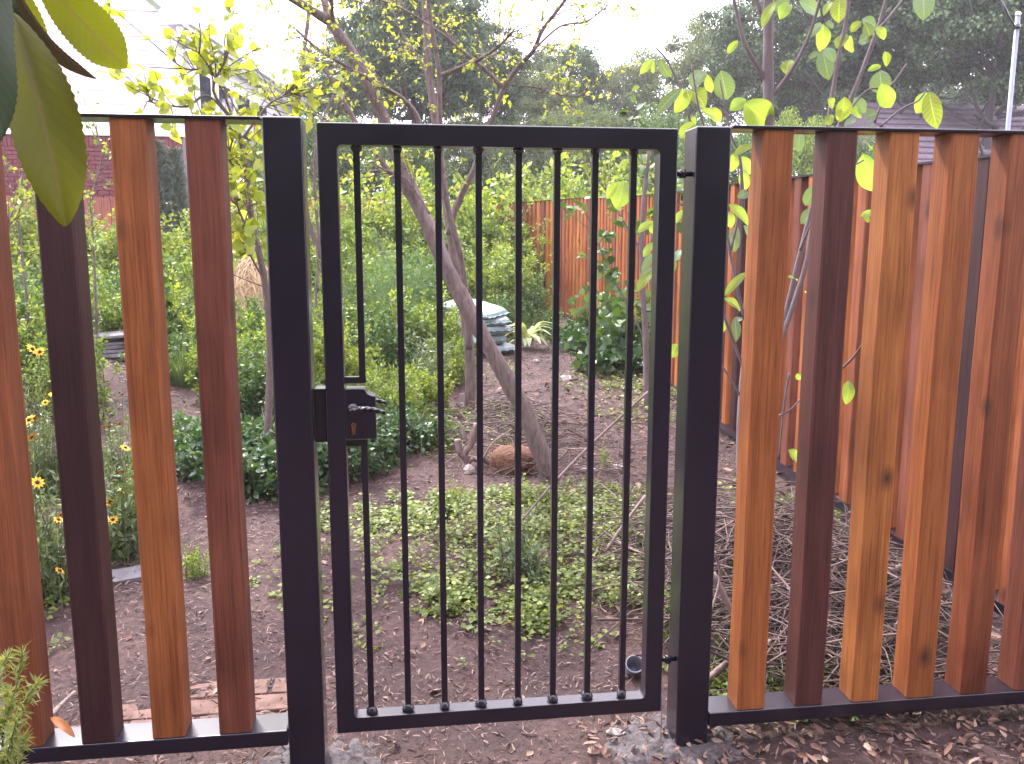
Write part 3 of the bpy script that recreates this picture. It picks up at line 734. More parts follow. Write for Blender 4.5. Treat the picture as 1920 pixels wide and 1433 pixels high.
left = [
 (30, 9.0, 1.25, 'mid', 0, 'green bush at the far left in front of the brick wall'),
 (150, 8.6, 1.1, 'shrub', 0, 'yellow-green bush between the first two dark pickets'),
 (215, 8.0, 1.0, 'mid', 1, 'dense green bush behind the dark brown picket'),
 (330, 8.8, 1.2, 'shrub', 1, 'loose yellow-green bush under the brick wall'),
 (455, 10.5, 1.3, 'lime', 0, 'lime bush behind the straw mound'),
 (70, 6.0, .85, 'mid', 1, 'green weeds left of the dark picket at mid height'),
 (20, 4.6, .75, 'shrub', 0, 'bushy green growth at the left edge of the picture'),
 (330, 6.8, .9, 'mid', 0, 'green bush behind the grass tussock'),
 (440, 6.6, .75, 'shrub', 1, 'light green bush in front of the straw mound'),
 (520, 6.4, .8, 'mid', 1, 'green bush next to the latch post'),
 (595, 7.4, .9, 'shrub', 0, 'bush seen in the slot between latch post and gate'),
 (10, 10.5, .85, 'tshrub', 0, 'tall bush before the brick wall at the left edge'),
 (120, 10.2, .78, 'tlime', 0, 'tall lime bush before the brick wall'),
 (240, 9.8, .74, 'tshrub', 1, 'tall bush behind the orange picket'),
 (330, 10.4, .74, 'tlime', 1, 'lime bush in front of the small conifers'),
 (470, 11.6, .85, 'tshrub', 0, 'tall bush behind the straw mound'),
 (550, 10.0, .85, 'tshrub', 1, 'tall bush behind the latch post'),
 (60, 5.0, .8, 'mid', 0, 'green bush behind the yellow flowers at the left edge'),
 (110, 4.2, .62, 'shrub', 1, 'light bush just behind the flower bed'),
 (215, 6.6, .85, 'shrub', 0, 'light green bush behind the stacked flagstones'),
 (300, 6.3, .75, 'lime', 1, 'lime bush behind the orange picket at mid height'),
 (345, 5.6, .62, 'mid', 1, 'green bush behind the larger grass tussock'),
 (445, 5.0, .75, 'shrub', 0, 'light green bush above the dark low shrubs'),
 (500, 4.4, .7, 'mid', 0, 'green bush left of the latch post above the dark shrubs'),
 (560, 5.2, .8, 'shrub', 1, 'light bush behind the latch post'),
 (625, 5.0, .6, 'lime', 0, 'lime bush behind the upper latch stile'),
 (700, 6.2, .8, 'mid', 1, 'green bush among the fennel behind the first bar'),
 (780, 6.6, .85, 'shrub', 0, 'light bush among the fennel behind the second bar'),
 (840, 5.4, .5, 'shrub', 1, 'light bush between the two trunks'),
 (800, 4.4, .42, 'lime', 1, 'small lime bush at the foot of the forked tree'),
 (720, 4.0, .48, 'shrub', 0, 'small light bush above the dark shrubs behind the gate'),
]
for px, Y, s_, kd, vr, lab in left: plant(kd, (X(px, Y), Y), lab, 'bush', None, s_, var=vr)
for px, py, s_, lab in [(690, 650, .95, 'fine feathery fennel left of the leaning trunk'), (760, 640, 1.05, 'tall feathery fennel between the second and third bars'), (640, 600, 1.0, 'feathery fennel behind the latch stile'), (825, 610, .8, 'feathery fennel directly behind the leaning trunk')]:
    g_ = gnd(px, py); plant('feather', (g_.x, g_.y), lab, 'fennel', None, s_)
for px, py, s_, kd, vr, lab in [
 (800, 740, .8, 'weedg', 0, 'grey-green weeds at the foot of the forked tree'),
 (740, 760, .75, 'weed', 0, 'yellow-green weeds behind the lock handles'),
 (850, 690, .8, 'weed', 1, 'leafy weeds beside the upright trunk'),
 (690, 740, .6, 'weed', 1, 'short bright weeds above the gate lock'),
 (610, 740, .55, 'weed', 0, 'bright weeds in the slot beside the latch keeper'),
 (960, 590, .7, 'weedg', 1, 'grassy weeds right of the white bags'),
 (1010, 600, .7, 'weed', 1, 'green weeds behind the pale hosta'),
 (905, 610, .5, 'weedg', 0, 'weeds at the left of the bag stack'),
 (490, 640, .7, 'weed', 0, 'light weeds right of the reddish brown picket'),
 (1135, 880, .22, 'weed', 1, 'small weed clump standing alone on the mulch'),
 (840, 970, .32, 'weed', 0, 'small weed at the near edge of the trunk mulch'),
 (975, 1080, .42, 'weedg', 0, 'broad-leaved pale weed standing in the ground cover'),
 (985, 1100, .36, 'weedg', 1, 'second broad-leaved weed in front of the pale one'),
 (365, 1085, .26, 'weed', 0, 'small weed beside the dirt path'),
 (255, 1000, .45, 'weedg', 0, 'leafy weed beside the grey paver'),
 (745, 1075, .16, 'grass', 0, 'tiny grass clump on the bare dirt')]:
    g_ = gnd(px, py); plant(kd, (g_.x, g_.y), lab, 'grass' if kd == 'grass' else 'weed', None, s_, var=vr)
for px, py, s_, kd, vr, lab in [
 (510, 905, 1.0, 'dark', 0, 'dark glossy low shrub right of the reddish brown picket'),
 (430, 880, .85, 'dark', 1, 'dark low shrub behind the reddish brown picket'),
 (360, 850, .72, 'darkmix', 0, 'mid green low shrub spilling onto the dirt path'),
 (630, 880, .85, 'dark', 0, 'dark low shrub behind the gate lock'),
 (720, 850, .8, 'dark', 1, 'dark low shrub between the first and second bars'),
 (560, 780, .9, 'darkmix', 1, 'light low shrub above the dark shrubs by the latch post'),
 (790, 830, .6, 'darkmix', 0, 'low leafy shrub left of the gnarled root'),
 (470, 760, .8, 'darkmix', 0, 'low green shrub behind the dark shrubs')]:
    g_ = gnd(px, py); plant(kd, (g_.x, g_.y), lab, 'shrub', 'low_shrub', s_, var=vr)
for px, py, s_, kd, vr, lab in [
 (1150, 700, 1.0, 'heartd', 0, 'dark heart-leaved vine mound at the foot of the side fence'),
 (1100, 660, .8, 'heartd', 1, 'heart-leaved plant beside the side fence behind the sixth bar'),
 (1128, 650, .85, 'heart', 0, 'tall heart-leaved climber against the side fence'),
 (1190, 690, 1.0, 'heart', 1, 'heart-leaved climber behind the last bar'),
 (1060, 640, .6, 'heartd', 1, 'small heart-leaved plant near the pale hosta'),
 (1250, 700, .8, 'mid', 1, 'bushy growth against the side fence near the hinge stile')]:
    g_ = gnd(px, py); plant(kd, (g_.x, g_.y), lab, 'vine', 'climbing_vine' if kd == 'heart' else 'vine_mound', s_, var=vr)
for px, py, s_, lab in [(345, 725, 1.0, 'arching green grass tussock beside the dirt path'), (380, 700, .8, 'smaller grass tussock behind the reddish brown picket'), (1000, 570, 1.3, 'tall grass tussock by the curved fence'), (940, 560, 1.2, 'grass tussock behind the bags'), (60, 930, .5, 'grass tuft in the flower bed')]:
    g_ = gnd(px, py); plant('grass', (g_.x, g_.y), lab, 'grass', None, s_)
for px, py, s_, lab in [(333, 690, 1.0, 'thin upright leafy stem between the orange and reddish pickets'), (100, 560, 1.1, 'leafy upright stem by the dark picket')]:
    g_ = gnd(px, py); plant('tall', (g_.x, g_.y), lab, 'plant', None, s_)

# ground cover, one uncountable mass
rs = np.random.RandomState(5); lb = LB()
def gc_patch(cx, cy, rx, ry, n, hh=.10, rot=0, dens=1):
    a = rs.uniform(0, 2*pi, n); r_ = rs.uniform(0, 1, n) ** .55
    x = cx + r_ * cos_(a) * rx; y = cy + r_ * np.sin(a) * ry
    k_ = fbm(x * 6, y * 6, 4, 40) + .24 * (1 - r_) + rs.normal(0, .15, n) > .10
    x = x[k_]; y = y[k_]; m_ = len(x)
    hgt = rs.uniform(.01, hh, m_) * (.6 + fbm(x * 3, y * 3, 2, 50) * 1.2)
    for j in range(6):
        P = np.stack([x + rs.normal(0, .014, m_), y + rs.normal(0, .014, m_), gz(x, y) + hgt * (1 - .1 * j)], -1)
        D = rdir(m_, 0, rs); D[:, 2] = rs.uniform(-.1, .35, m_)
        lb.add(T_OV6 if j % 2 else T_WIDE, P, D, rdir(m_, 1.6, rs), rs.uniform(.011, .034, m_))
cos_ = np.cos
gc_patch(.80, 1.5, 1.0, .80, 3300, .19)
gc_patch(.4, 1.5, 1.1, 1.0, 900, .08)
gc_patch(.85, 2.2, .7, .35, 1300, .09)
gc_patch(.35, 1.0, .42, .22, 500, .06)
gc_patch(1.2, 1.0, .3, .7, 900, .09)
gc_patch(1.3, .32, .5, .22, 900, .08)
gc_patch(-.1, 2.2, .5, .35, 500, .06)
gc_patch(-1.7, .9, .45, .5, 500, .08)
gc_patch(1.9, 1.7, .4, .8, 800, .08)
gc_patch(-.3, 4.0, 1.4, 1.0, 2600, .12)
gc_patch(-.6, 6.2, 1.8, 1.4, 2600, .2)
gc_patch(1.9, 5.0, .5, 1.4, 900, .1)
gc_patch(-3.4, 3.6, 1.4, 1.8, 2600, .2)
gc_patch(.9, 9.5, 2.2, 2.0, 3600, .35)
gc_patch(-3, 9, 3, 2.5, 3600, .35)
gcm = lb.mesh('ground_cover', L_GC)
tag(link('ground_cover', gcm, None), kind='stuff')

# ------------------------------------------------------------------ ground litter: wood mulch, dry leaves (uncountable)
def litter(n, xr, yr, sz, T, mat, name, up=2.5, lift=.004, seed=1, dens=None, asp=1):
    rs = np.random.RandomState(seed); x = rs.uniform(*xr, n); y = rs.uniform(*yr, n)
    if dens: k_ = dens(x, y, rs); x, y = x[k_], y[k_]
    n = len(x); D = rdir(n, 0, rs); D[:, 2] *= .25; D[:, 2] += .03
    lb = LB(); lb.add(T, np.stack([x, y, gz(x, y) + rs.uniform(0, lift, n) + .002], -1), D, rdir(n, up, rs), rs.uniform(*sz, n), asp)
    return tag(link(name, lb.mesh(name, mat), None), kind='stuff')
def m_litter(name, cols):
    m, nt, p, out = newmat(name); g = N(nt, 'ShaderNodeNewGeometry')
    r = ramp(nt, g.outputs['Random Per Island'], [(i_ / max(1, len(cols) - 1), c_) for i_, c_ in enumerate(cols)])
    nt.links.new(r.outputs[0], p.inputs['Base Color']); p.inputs['Roughness'].default_value = .8; return m
M_CHIP = m_litter('mulch_chip', [(.045,.025,.025), (.095,.052,.046), (.15,.09,.078), (.24,.155,.135), (.10,.06,.053)])
M_DRY = m_litter('dry_leaf', [(.11,.055,.045), (.20,.11,.08), (.30,.18,.14), (.15,.085,.07), (.36,.25,.2)])
T_CHIP = (np.array([(-.1,0,0),(.1,0,0),(.08,.5,.06),(-.1,.5,.05),(.05,1,0),(-.05,1,0.01)], float), np.array([(0,1,2),(0,2,3),(3,2,4),(3,4,5)]))
T_DRY = (np.array([(0,0,0),(-.26,.3,.12),(0,.35,.0),(.26,.3,.14),(-.22,.7,.16),(0,.7,.03),(.2,.68,.1),(0,1,.12)], float), np.array([(0,2,1),(0,3,2),(1,2,5),(1,5,4),(2,3,6),(2,6,5),(4,5,7),(5,6,7)]))
litter(46000, (-2.2, 2.4), (-.7, 3.6), (.008, .030), T_CHIP, M_CHIP, 'mulch', 1.2, .012, 1, lambda x, y, r: fbm(x * 2.2, y * 2.2, 3, 70) + r.uniform(-.3, .3, len(x)) > -.26)
litter(16000, (-3.2, 2.5), (3.4, 8), (.015, .05), T_CHIP, M_CHIP, 'mulch', 1.2, .02, 2)
litter(1500, (.5, 2.4), (-.8, .15), (.018, .048), T_DRY, M_DRY, 'fallen_leaves', .9, .03, 3, None, .72)
litter(500, (-1.6, .8), (-.8, 2.8), (.012, .05), T_DRY, M_DRY, 'fallen_leaves', 2, .006, 4, lambda x, y, r: r.uniform(0, 1, len(x)) < .55)
litter(420, (.8, 2.3), (.2, 5.5), (.03, .08), T_DRY, M_DRY, 'fallen_leaves', 1.3, .02, 6)

# ------------------------------------------------------------------ brush pile behind the right panel
def sticks(n, cx, cy, rx, ry, hh, L, R, seed):
    rs = np.random.RandomState(seed); mb = MB()
    for i in range(n):
        a = rs.uniform(0, 2*pi); r_ = rs.uniform(0, 1) ** .6; x = cx + cos(a) * rx * r_; y = cy + sin(a) * ry * r_
        l = rs.uniform(*L); b = rs.normal(0, .9) + (pi if rs.rand() < .5 else 0); tl_ = rs.normal(0, .22); h0 = hh * rs.rand() * (1 - r_ * .85)
        P = []; bend = rs.uniform(-1.1, 1.1); bz = rs.uniform(-.3, .9)
        for k_ in range(5):
            t = k_ / 4 - .5; xx = x + cos(b + bend * t) * l * t; yy = y + sin(b + bend * t) * l * t
            P.append((min(xx, 2.12 + .05 * rs.rand()), max(.135, yy), float(gz(xx, yy)) + .01 + h0 + tl_ * l * t + bz * l * (.25 - t * t) + .004 * rs.randn()))
        mb.tube(P, np.linspace(1, .5, 5) * rs.uniform(*R), 4, cap=False)
    return mb
M_BRUSH = m_litter('brush_twig', [(.035,.022,.022), (.085,.055,.052), (.15,.10,.09), (.06,.04,.038), (.25,.18,.165)])
def stuffmb(mb, name, mat): o = mb.build(name, mat, None, True); return tag(o, kind='stuff')
stuffmb(sticks(1350, 1.55, 1.0, .58, .95, .20, (.25, .8), (.002, .0055), 3), 'brush_twigs', M_BRUSH)
stuffmb(sticks(230, 1.2, 2.7, .6, 1.1, .08, (.15, .6), (.0015, .004), 4), 'fine_twigs', M_BRUSH)
stuffmb(sticks(190, .75, 3.7, .55, .8, .28, (.15, .6), (.002, .006), 5), 'fine_twigs', M_BRUSH)
stuffmb(sticks(260, .8, 1.6, .7, .8, .05, (.1, .4), (.001, .003), 9), 'fine_twigs', M_BRUSH)
stuffmb(sticks(180, -.4, 1.2, 1.3, 1.3, .0, (.03, .12), (.0008, .002), 6), 'fine_twigs', M_BRUSH)
M_BRANCH = m_bark('cut_branch_bark', (.13, .09, .085), (.34, .25, .23), 60, .5)
def branch(P, R, label, mat=M_BRANCH, name='cut_branch', cat='branch', group=None, k=9, sub=4, rough=.3):
    P = smooth_path(P, sub); o = thing(name, P[0], label, cat, group)
    if not hasattr(R, '__len__'): R = (R, R * .5)
    MB().tube(local(o, P), np.linspace(R[0], R[1], len(P)), k, rough).build('stem', mat, o, True); return o
def B(pts): return [at(*q) for q in pts]
branch(B([(1440,1135,.75),(1560,1100,.78),(1690,1065,.8)]), (.016,.013), 'thick cut branch lying level across the brush pile')
branch(B([(1335,1075,.55),(1372,1145,.5),(1400,1185,.45)]), (.013,.010), 'broken branch end with pale torn wood right of the hinge post')
branch(B([(1325,1275,.3),(1380,1230,.35),(1470,1190,.5),(1560,1120,.7)]), (.009,.006), 'pale bent stick low in the brush pile')
branch(B([(1500,1030,.9),(1530,1100,.7),(1560,1190,.5)]), (.008,.004), 'curved thin stick in the second gap of the right panel')
branch(B([(1640,1180,.5),(1700,1120,.7),(1730,1030,1.0)]), (.007,.005), 'slanting stick in the third gap of the right panel')
branch(B([(1690,1060,.9),(1790,1040,1.1)]), (.014,.012), 'short thick branch end near the side fence rail')
branch(B([(1215,735,1.2),(1110,832,1.1),(1030,915,1.0),(980,975,.95)]), (.006,.004), 'long thin bare cane slanting behind the gate bars')
branch(B([(1210,930,.9),(1165,990,.8),(1135,1035,.75)]), (.007,.004), 'short dark cane behind the last two bars')
branch(B([(92,1345,.25),(118,1318,.38),(140,1298,.48)]), (.008,.005), 'dark stick lying on the dirt left of the dark picket')
branch(B([(1340,1035,.5),(1350,1085,.5),(1325,1170,.4)]), (.006,.003), 'thin pinkish twig curling by the hinge post')

# ------------------------------------------------------------------ trees near the gate
def twigs(root, P, n, L, leafsz, seed, lm, T=T_OV, r=.004, t0=.3, nl=14, up=.3, part='twigs'):
    "fine twigs with leaves growing from a limb"
    rs = np.random.RandomState(seed); lb = LB(); mb = MB(); P = np.array([tuple(p) for p in P])
    t = t0 + (1 - t0) * rs.rand(n); Q_, D = interp(P, t)
    for i in range(n):
        d0 = rdir(1, up, rs)[0] + D[i] / (np.linalg.norm(D[i]) + 1e-6) * .6; l = rs.uniform(.4, 1.2) * L; c = rdir(1, .1, rs)[0] * .35
        S_ = np.array([Q_[i] + (d0 * t_ + c * t_ * t_) * l for t_ in np.linspace(0, 1, 5)])
        mb.tube([tuple(s) for s in S_], np.linspace(r, r * .3, 5), 4, cap=False)
        m_ = max(2, int(nl * rs.uniform(.5, 1.3))); tt = .25 + .75 * rs.rand(m_); q, dd = interp(S_, tt)
        lb.add(T, q + rs.normal(0, .006, (m_, 3)), rdir(m_, -.15, rs) + dd / np.linalg.norm(dd, axis=1, keepdims=True) * .4, rdir(m_, .9, rs), rs.uniform(.6, 1.2, m_) * leafsz)
    return mb, lb
def gtree(name, label, limbs, mat, tw=None, seed=1, k=12, cat='tree', lm=L_LIME, lsz=.035, T=T_OV, nl=14):
    base = Vector(limbs[0][0][0]); o = thing(name, base, label, cat)
    allm = LB(); tmb = MB(); any_ = False
    for i, L_ in enumerate(limbs):
        pts, r0, r1 = L_[0], L_[1], L_[2]; ntw = L_[3] if len(L_) > 3 else 0
        P = smooth_path(local(o, pts), 5)
        R = np.linspace(r0, r1, len(P))
        MB().tube(P, R, k if r0 > .02 else 7, .35 if r0 > .02 else .15, seed=i * 3.1).build('trunk' if i == 0 else 'limb', mat, o, True)
        if ntw:
            mb, lb = twigs(o, P, int(ntw * 1.5), L_[4] if len(L_) > 4 else .35, lsz, seed * 31 + i, lm, T, nl=nl)
            tmb.add(mb.v, mb.f); allm.V += lb.V; allm.T += [t + allm.n for t in [np.concatenate([])]] if False else []
            off = allm.n
            for V_, T_ in zip(lb.V, lb.T): allm.T.append(T_ + off)
            allm.n += lb.n; any_ = True
    if any_:
        tag(tmb.build('twigs', M_TWIG, o, True), kind='stuff'); link('foliage', allm.mesh('foliage', lm), None, o)
    return o
g1 = gnd(1038, 905)
def tY(pts, y0, y1, first=None):
    n = len(pts); out = [at(p_[0], p_[1], y0 + (y1 - y0) * i_ / (n - 1)) for i_, p_ in enumerate(pts)]
    if first is not None: out[0] = np.array(first)
    return out
y1_ = g1.y
gtree('leaning_tree', 'leaning bare-barked tree crossing the gate from lower right to upper left', [
 (tY([(1042,945),(1030,890),(985,780),(930,672),(880,585),(832,490),(800,420),(770,352),(742,285),(712,205),(672,120),(618,40)], y1_, y1_+.35), .056, .029, 0),
 (tY([(618,40),(560,5),(500,-30)], y1_+.35, y1_+.3), .030, .014, 8, .4),
 (tY([(618,40),(605,-10),(590,-60)], y1_+.35, y1_+.5), .026, .014, 6, .4),
 (tY([(626,50),(622,10),(625,-40)], y1_+.35, y1_+.2), .014, .008, 6, .35),
 (tY([(740,280),(785,235),(760,190),(720,165),(660,130),(600,95),(555,55)], y1_+.3, y1_+.1), .018, .006, 16, .35),
 (tY([(832,480),(815,428),(772,374),(740,334),(690,267),(657,211),(617,140),(573,90)], y1_+.5, y1_+.9), .028, .010, 14, .4),
 (tY([(805,400),(790,375),(760,335),(728,322),(690,318)], y1_+.1, y1_+.2), .008, .003, 8, .25),
], M_TREE, seed=2, lsz=.036, nl=13, lm=L_BUD)
g2 = gnd(880, 775)
y2_ = g2.y
gtree('forked_tree', 'slim upright forked tree standing behind the leaning trunk', [
 (tY([(884,800),(880,770),(882,690),(878,640),(868,570),(852,490),(840,410),(826,300),(815,225),(803,110),(796,0),(790,-60)], y2_, y2_), .046, .018, 0),
 (tY([(880,655),(874,560),(864,485),(842,400),(829,330),(825,230),(822,130),(808,40),(798,-40)], y2_-.1, y2_-.5), .028, .012, 8, .35),
 (tY([(842,440),(852,398),(875,345),(900,290),(920,232),(945,165),(975,122),(1000,95),(1018,55),(1060,0),(1090,-50)], y2_-.1, y2_-.6), .026, .009, 16, .4),
 (tY([(945,165),(900,122),(860,90),(820,57),(760,20),(700,-5)], y2_-.35, y2_-.2), .016, .006, 14, .4),
 (tY([(825,142),(860,128),(905,108),(940,82),(960,60)], y2_-.3, y2_-.5), .018, .007, 14, .4),
 (tY([(960,160),(1010,165),(1060,180),(1100,178)], y2_-.35, y2_-.3), .007, .003, 12, .35),
 (tY([(812,230),(800,145),(785,110),(760,80)], y2_, y2_+.2), .014, .006, 12, .4),
 (tY([(1000,95),(1050,50),(1100,40),(1140,10)], y2_-.5, y2_-.3), .009, .004, 12, .4),
 (tY([(870,800),(860,830),(845,855)], y2_, y2_-.1), .02, .01, 0),
], M_TREE, seed=5, lsz=.036, nl=13, lm=L_BUD)
g3 = gnd(672, 680)
gtree('slim_tree', 'slim purple-brown trunk leaning left behind the latch stile', [
 (tY([(674,690),(655,650),(625,560),(600,480),(575,400),(562,300),(560,180),(575,60),(590,-50)], g3.y, g3.y-.5), .036, .015, 8, .5),
 (tY([(612,520),(598,440),(590,330),(600,240),(640,150)], g3.y-.2, g3.y-.4), .02, .008, 14, .5),
 (tY([(600,600),(592,560),(596,500),(590,430)], g3.y-.6, g3.y-.6), .014, .008, 6, .3),
 (tY([(562,300),(540,240),(500,180),(470,150)], g3.y-.4, g3.y-.9), .012, .005, 14, .4),
], M_TREE, seed=7, lsz=.05, nl=8)
# round-leaved sapling in front of the white house
g4 = gnd(470, 700)
Y4 = 2.9
gtree('redbud_sapling', 'yellow-green leafy sapling spreading in front of the white house', [
 (tY([(500,860),(505,600),(470,400),(460,300),(440,230)], Y4, Y4), .022, .014, 14, .3),
 (tY([(440,230),(390,180),(350,200),(300,195),(275,190)], Y4, Y4-.3), .009, .003, 10, .26),
 (tY([(440,230),(400,170),(420,120),(428,98)], Y4, Y4-.2), .010, .004, 9, .26),
 (tY([(440,230),(400,140),(350,130),(325,115)], Y4, Y4-.1), .008, .003, 8, .24),
 (tY([(455,260),(500,200),(530,180),(560,160)], Y4, Y4+.2), .008, .003, 14, .25),
 (tY([(462,330),(430,300),(440,250),(450,210)], Y4, Y4-.2), .007, .003, 12, .22),
 (tY([(480,450),(450,400),(440,350),(455,300)], Y4, Y4-.2), .008, .003, 16, .25),
 (tY([(492,520),(470,480),(455,440),(470,380)], Y4, Y4-.3), .007, .003, 12, .22),
 (tY([(400,140),(385,115),(368,95)], Y4-.1, Y4-.2), .006, .003, 5, .18),
], M_TWIG, seed=9, lsz=.062, T=T_HEART, nl=5, lm=L_BUD)
def thin_sap(px, py, pts, lab, lsz=.04, lm=L_LIME, Y=None, n=14, r=.012, seed=3):
    g_ = gnd(px, py); Y = g_.y if Y is None else Y
    return gtree('thin_sapling', lab, [(tY([(px, py + 6)] + pts, Y, Y), r, r * .3, n, .3)], M_TWIG, seed=seed, lsz=lsz, lm=lm, nl=9)
thin_sap(60, 720, [(50,560),(35,400),(55,250),(45,180)], 'thin wispy sapling at the left edge before the brick wall', seed=4)
thin_sap(185, 700, [(178,520),(172,380),(190,300),(180,240)], 'wispy sapling behind the dark picket', seed=5)
thin_sap(20, 800, [(15,620),(8,460),(30,380)], 'yellowish wispy stem at the far left edge', seed=6, lsz=.05)
thin_sap(1230, 560, [(1200,470),(1160,400),(1120,330),(1095,280)], 'thin arching stem in front of the curved fence', seed=8, Y=6.0, lsz=.06, lm=L_SHRUB, n=22)
thin_sap(610, 560, [(606,420),(590,250),(575,120)], 'thin stem rising between the latch post and the gate', seed=10, Y=6)

# ------------------------------------------------------------------ large single leaves: magnolia-like sapling and the loquat over the camera
def bigleaf(root, base, tip, w, nrm, mat, sag=.12, fold=.25, serr=0, peak=.45, nu=4, nv=12, world_=True, curl=0):
    "one leaf as a curved grid with a midrib fold, UV-mapped"
    base = Vector(base); tip = Vector(tip); d = tip - base; L = d.length; d.normalize()
    nrm = Vector(nrm); x = d.cross(nrm).normalized(); z = x.cross(d).normalized()
    V = []; UV = []
    for i in range(nv + 1):
        t = i / nv
        if t < peak: ww = sin(.5 * pi * (t / peak) ** .8) ** .9
        else: ww = max(0, cos(.5 * pi * ((t - peak) / (1 - peak)) ** 1.25)) ** .85
        ww = ww * w / 2 + .0015
        c = base + d * (L * t) + z * (sag * L * (sin(pi * t)) - curl * L * t * t)
        for j in range(-nu, nu + 1):
            s = j / nu; e = 1 + (serr * (.5 if i % 2 else -.5) if abs(j) == nu else 0)
            V.append(c + x * (ww * s * e) + z * (abs(s) * ww * fold + .05 * w * sin(t * 9 + s * 2) * abs(s)) - root.location); UV.append((.5 + .5 * s, t))
    m_ = 2 * nu + 1
    T_ = [(i*m_+j, i*m_+j+1, (i+1)*m_+j+1, (i+1)*m_+j) for i in range(nv) for j in range(m_ - 1)]
    me = mesh_arrays('leaf', [tuple(v) for v in V], T_, True, UV); me.materials.append(mat)
    return link('leaf', me, None, root)

rr = random.Random(4)
def z3(x, y): return (1280 + x / 2.986, y / 2.986)
def z6(x, y): return (1280 + x / 2.986, 480 + y / 2.986)
def zc_(x, y): return (950 + x / 4.214, 340 + y / 4.214)
def zl(x, y): return (1200 + x / 5.333, y / 5.333)
YM = 1.05
mb_ = np.array([1.12, YM, float(gz(1.12, YM)) - .03])
mag = thing('magnolia_sapling', tuple(mb_), 'many-stemmed big-leaved sapling rising between the right fence panel and the side fence', 'sapling')
def mlimb(pts, r0, r1, Y0=YM, Y1=YM, nm='limb'):
    P = smooth_path(local(mag, tY(pts, Y0, Y1)), 5); MB().tube(P, np.linspace(r0, r1, len(P)), 10 if r0 > .01 else 6, .12).build(nm, M_SAP, mag, True)
bx, by = 1400, 1015
mlimb([(bx, by), (1395, 800), (1412, 600), (1430, 420), (1440, 240), (1440, 120), (1442, -60)], .034, .017, nm='trunk')
mlimb([(1441,160),(1400,90),(1385,40),(1370,-30)], .010, .006)
mlimb([(1441,190),(1485,130),(1520,60),(1545,-30)], .010, .005, YM, YM-.1)
mlimb([(1441,50),(1425,20),(1410,-30)], .010, .006)
mlimb([(bx+10, by), (1440, 760), (1490, 520), (1535, 350), (1572, 240), (1610, 150), (1650, 40), (1670, -40)], .014, .006, YM+.1, YM)
mlimb([(bx+6, by), (1420, 780), (1478, 600), (1510, 500), (1530, 380), (1552, 235), (1570, 120), (1588, 30), (1592,-40)], .012, .006, YM-.1, YM-.15)
mlimb([(1640,60),(1665,35),(1700,-10)], .006, .004)
mlimb([(1575,230),(1625,170),(1665,165),(1700,120)], .005, .003)
mlimb([(1640,230),(1655,190),(1680,150)], .005, .003)
mlimb([(1650,238),(1690,205),(1720,190),(1735,172)], .005, .003)
mlimb([(1395,420),(1388,300),(1370,250),(1350,150)], .007, .003)
mlimb([(1396,600),(1370,480),(1345,330),(1310,200),(1297,120)], .007, .003)
mlimb([(1370,470),(1385,400),(1390,330),(1385,290)], .006, .003)
mlimb([(1398,700),(1360,600),(1350,560),(1340,520)], .007, .003)
mlimb([(1398,760),(1375,720),(1350,680)], .006, .003)
mlimb([(1500,470),(1520,420),(1560,340),(1620,300)], .005, .003, YM, YM-.1)
mlimb([(1480,700),(1470,760),(1460,860)], .005, .004, YM-.2, YM-.2)
mlimb([(1460,780),(1480,770),(1500,750)], .004, .003, YM-.2, YM-.2)
mlimb([(1580,690),(1600,670),(1618,645)], .004, .003, .3, .2)
mlimb([(1300,250),(1280,180),(1255,120),(1230,90)], .005, .003)
leaves3 = [((590,15),(545,110),60),((650,10),(770,90),70),((835,10),(790,90),34),((880,-15),(875,130),80),((1345,-50),(1350,115),98),((775,130),(690,220),38),((785,135),(770,290),74),((800,130),(845,155),28),
 ((1000,120),(940,180),40),((1005,108),(1080,150),55),((1020,130),(1050,212),54),((1090,150),(1130,222),44),((925,195),(860,275),64),((940,200),(945,295),54),((1065,205),(985,235),54),((785,275),(820,450),80),((800,270),(850,350),50),
 ((760,290),(710,330),28),((600,335),(580,415),66),((1130,288),(1142,372),44),((1110,370),(1035,397),30),((1105,395),(1122,530),105),((1110,470),(1160,605),86),((1370,520),(1310,637),80),((1380,515),(1425,722),92),((310,230),(250,300),34),
 ((100,390),(50,495),66),((130,400),(70,480),44),((140,420),(160,520),44),((215,395),(250,560),100),((35,500),(125,602),100),((355,560),(265,622),66),((345,575),(498,712),150),((150,605),(212,680),56),((905,542),(880,682),82),((960,548),(1022,632),56),
 ((810,558),(845,604),50),((925,600),(1000,660),44),((1090,632),(1020,662),56),((970,668),(905,702),34),((655,740),(650,852),56),((1010,795),(1052,842),44),((1010,862),(1070,1075),112),((745,1035),(685,1152),66),((735,1175),(662,1255),66),((1080,1190),(990,1212),34),
 ((1020,1195),(1042,1247),24),((392,815),(285,872),44),((305,885),(382,975),66),((290,855),(270,962),56),((330,955),(355,1062),56),((305,1105),(372,1078),44),((255,1145),(370,1262),56),((250,1185),(272,1275),56),((300,1265),(290,1412),60),((340,1265),(362,1352),48),
 ((520,10),(445,160),50),((830,640),(820,705),40),((600,0),(500,60),50)]
leaves6 = [((350,95),(228,228),40),((228,238),(322,308),46),((232,348),(215,432),40),((290,348),(297,482),48),((335,350),(280,372),30),((640,658),(667,692),34),((928,698),(915,832),62),((590,120),(640,140),30),((690,200),(700,215),20),((590,1090),(640,1150),60)]
leavesc = [((930,0),(870,222),150),((880,10),(790,140),60),((1160,318),(1032,405),52),((1150,325),(1152,415),42),((1162,485),(1080,602),52),((1150,575),(1066,702),52),((1155,685),(1052,752),48),((1155,715),(1028,878),66),((1352,1285),(1292,1395),80),((1400,230),(1340,330),50),((1380,540),(1330,640),60)]
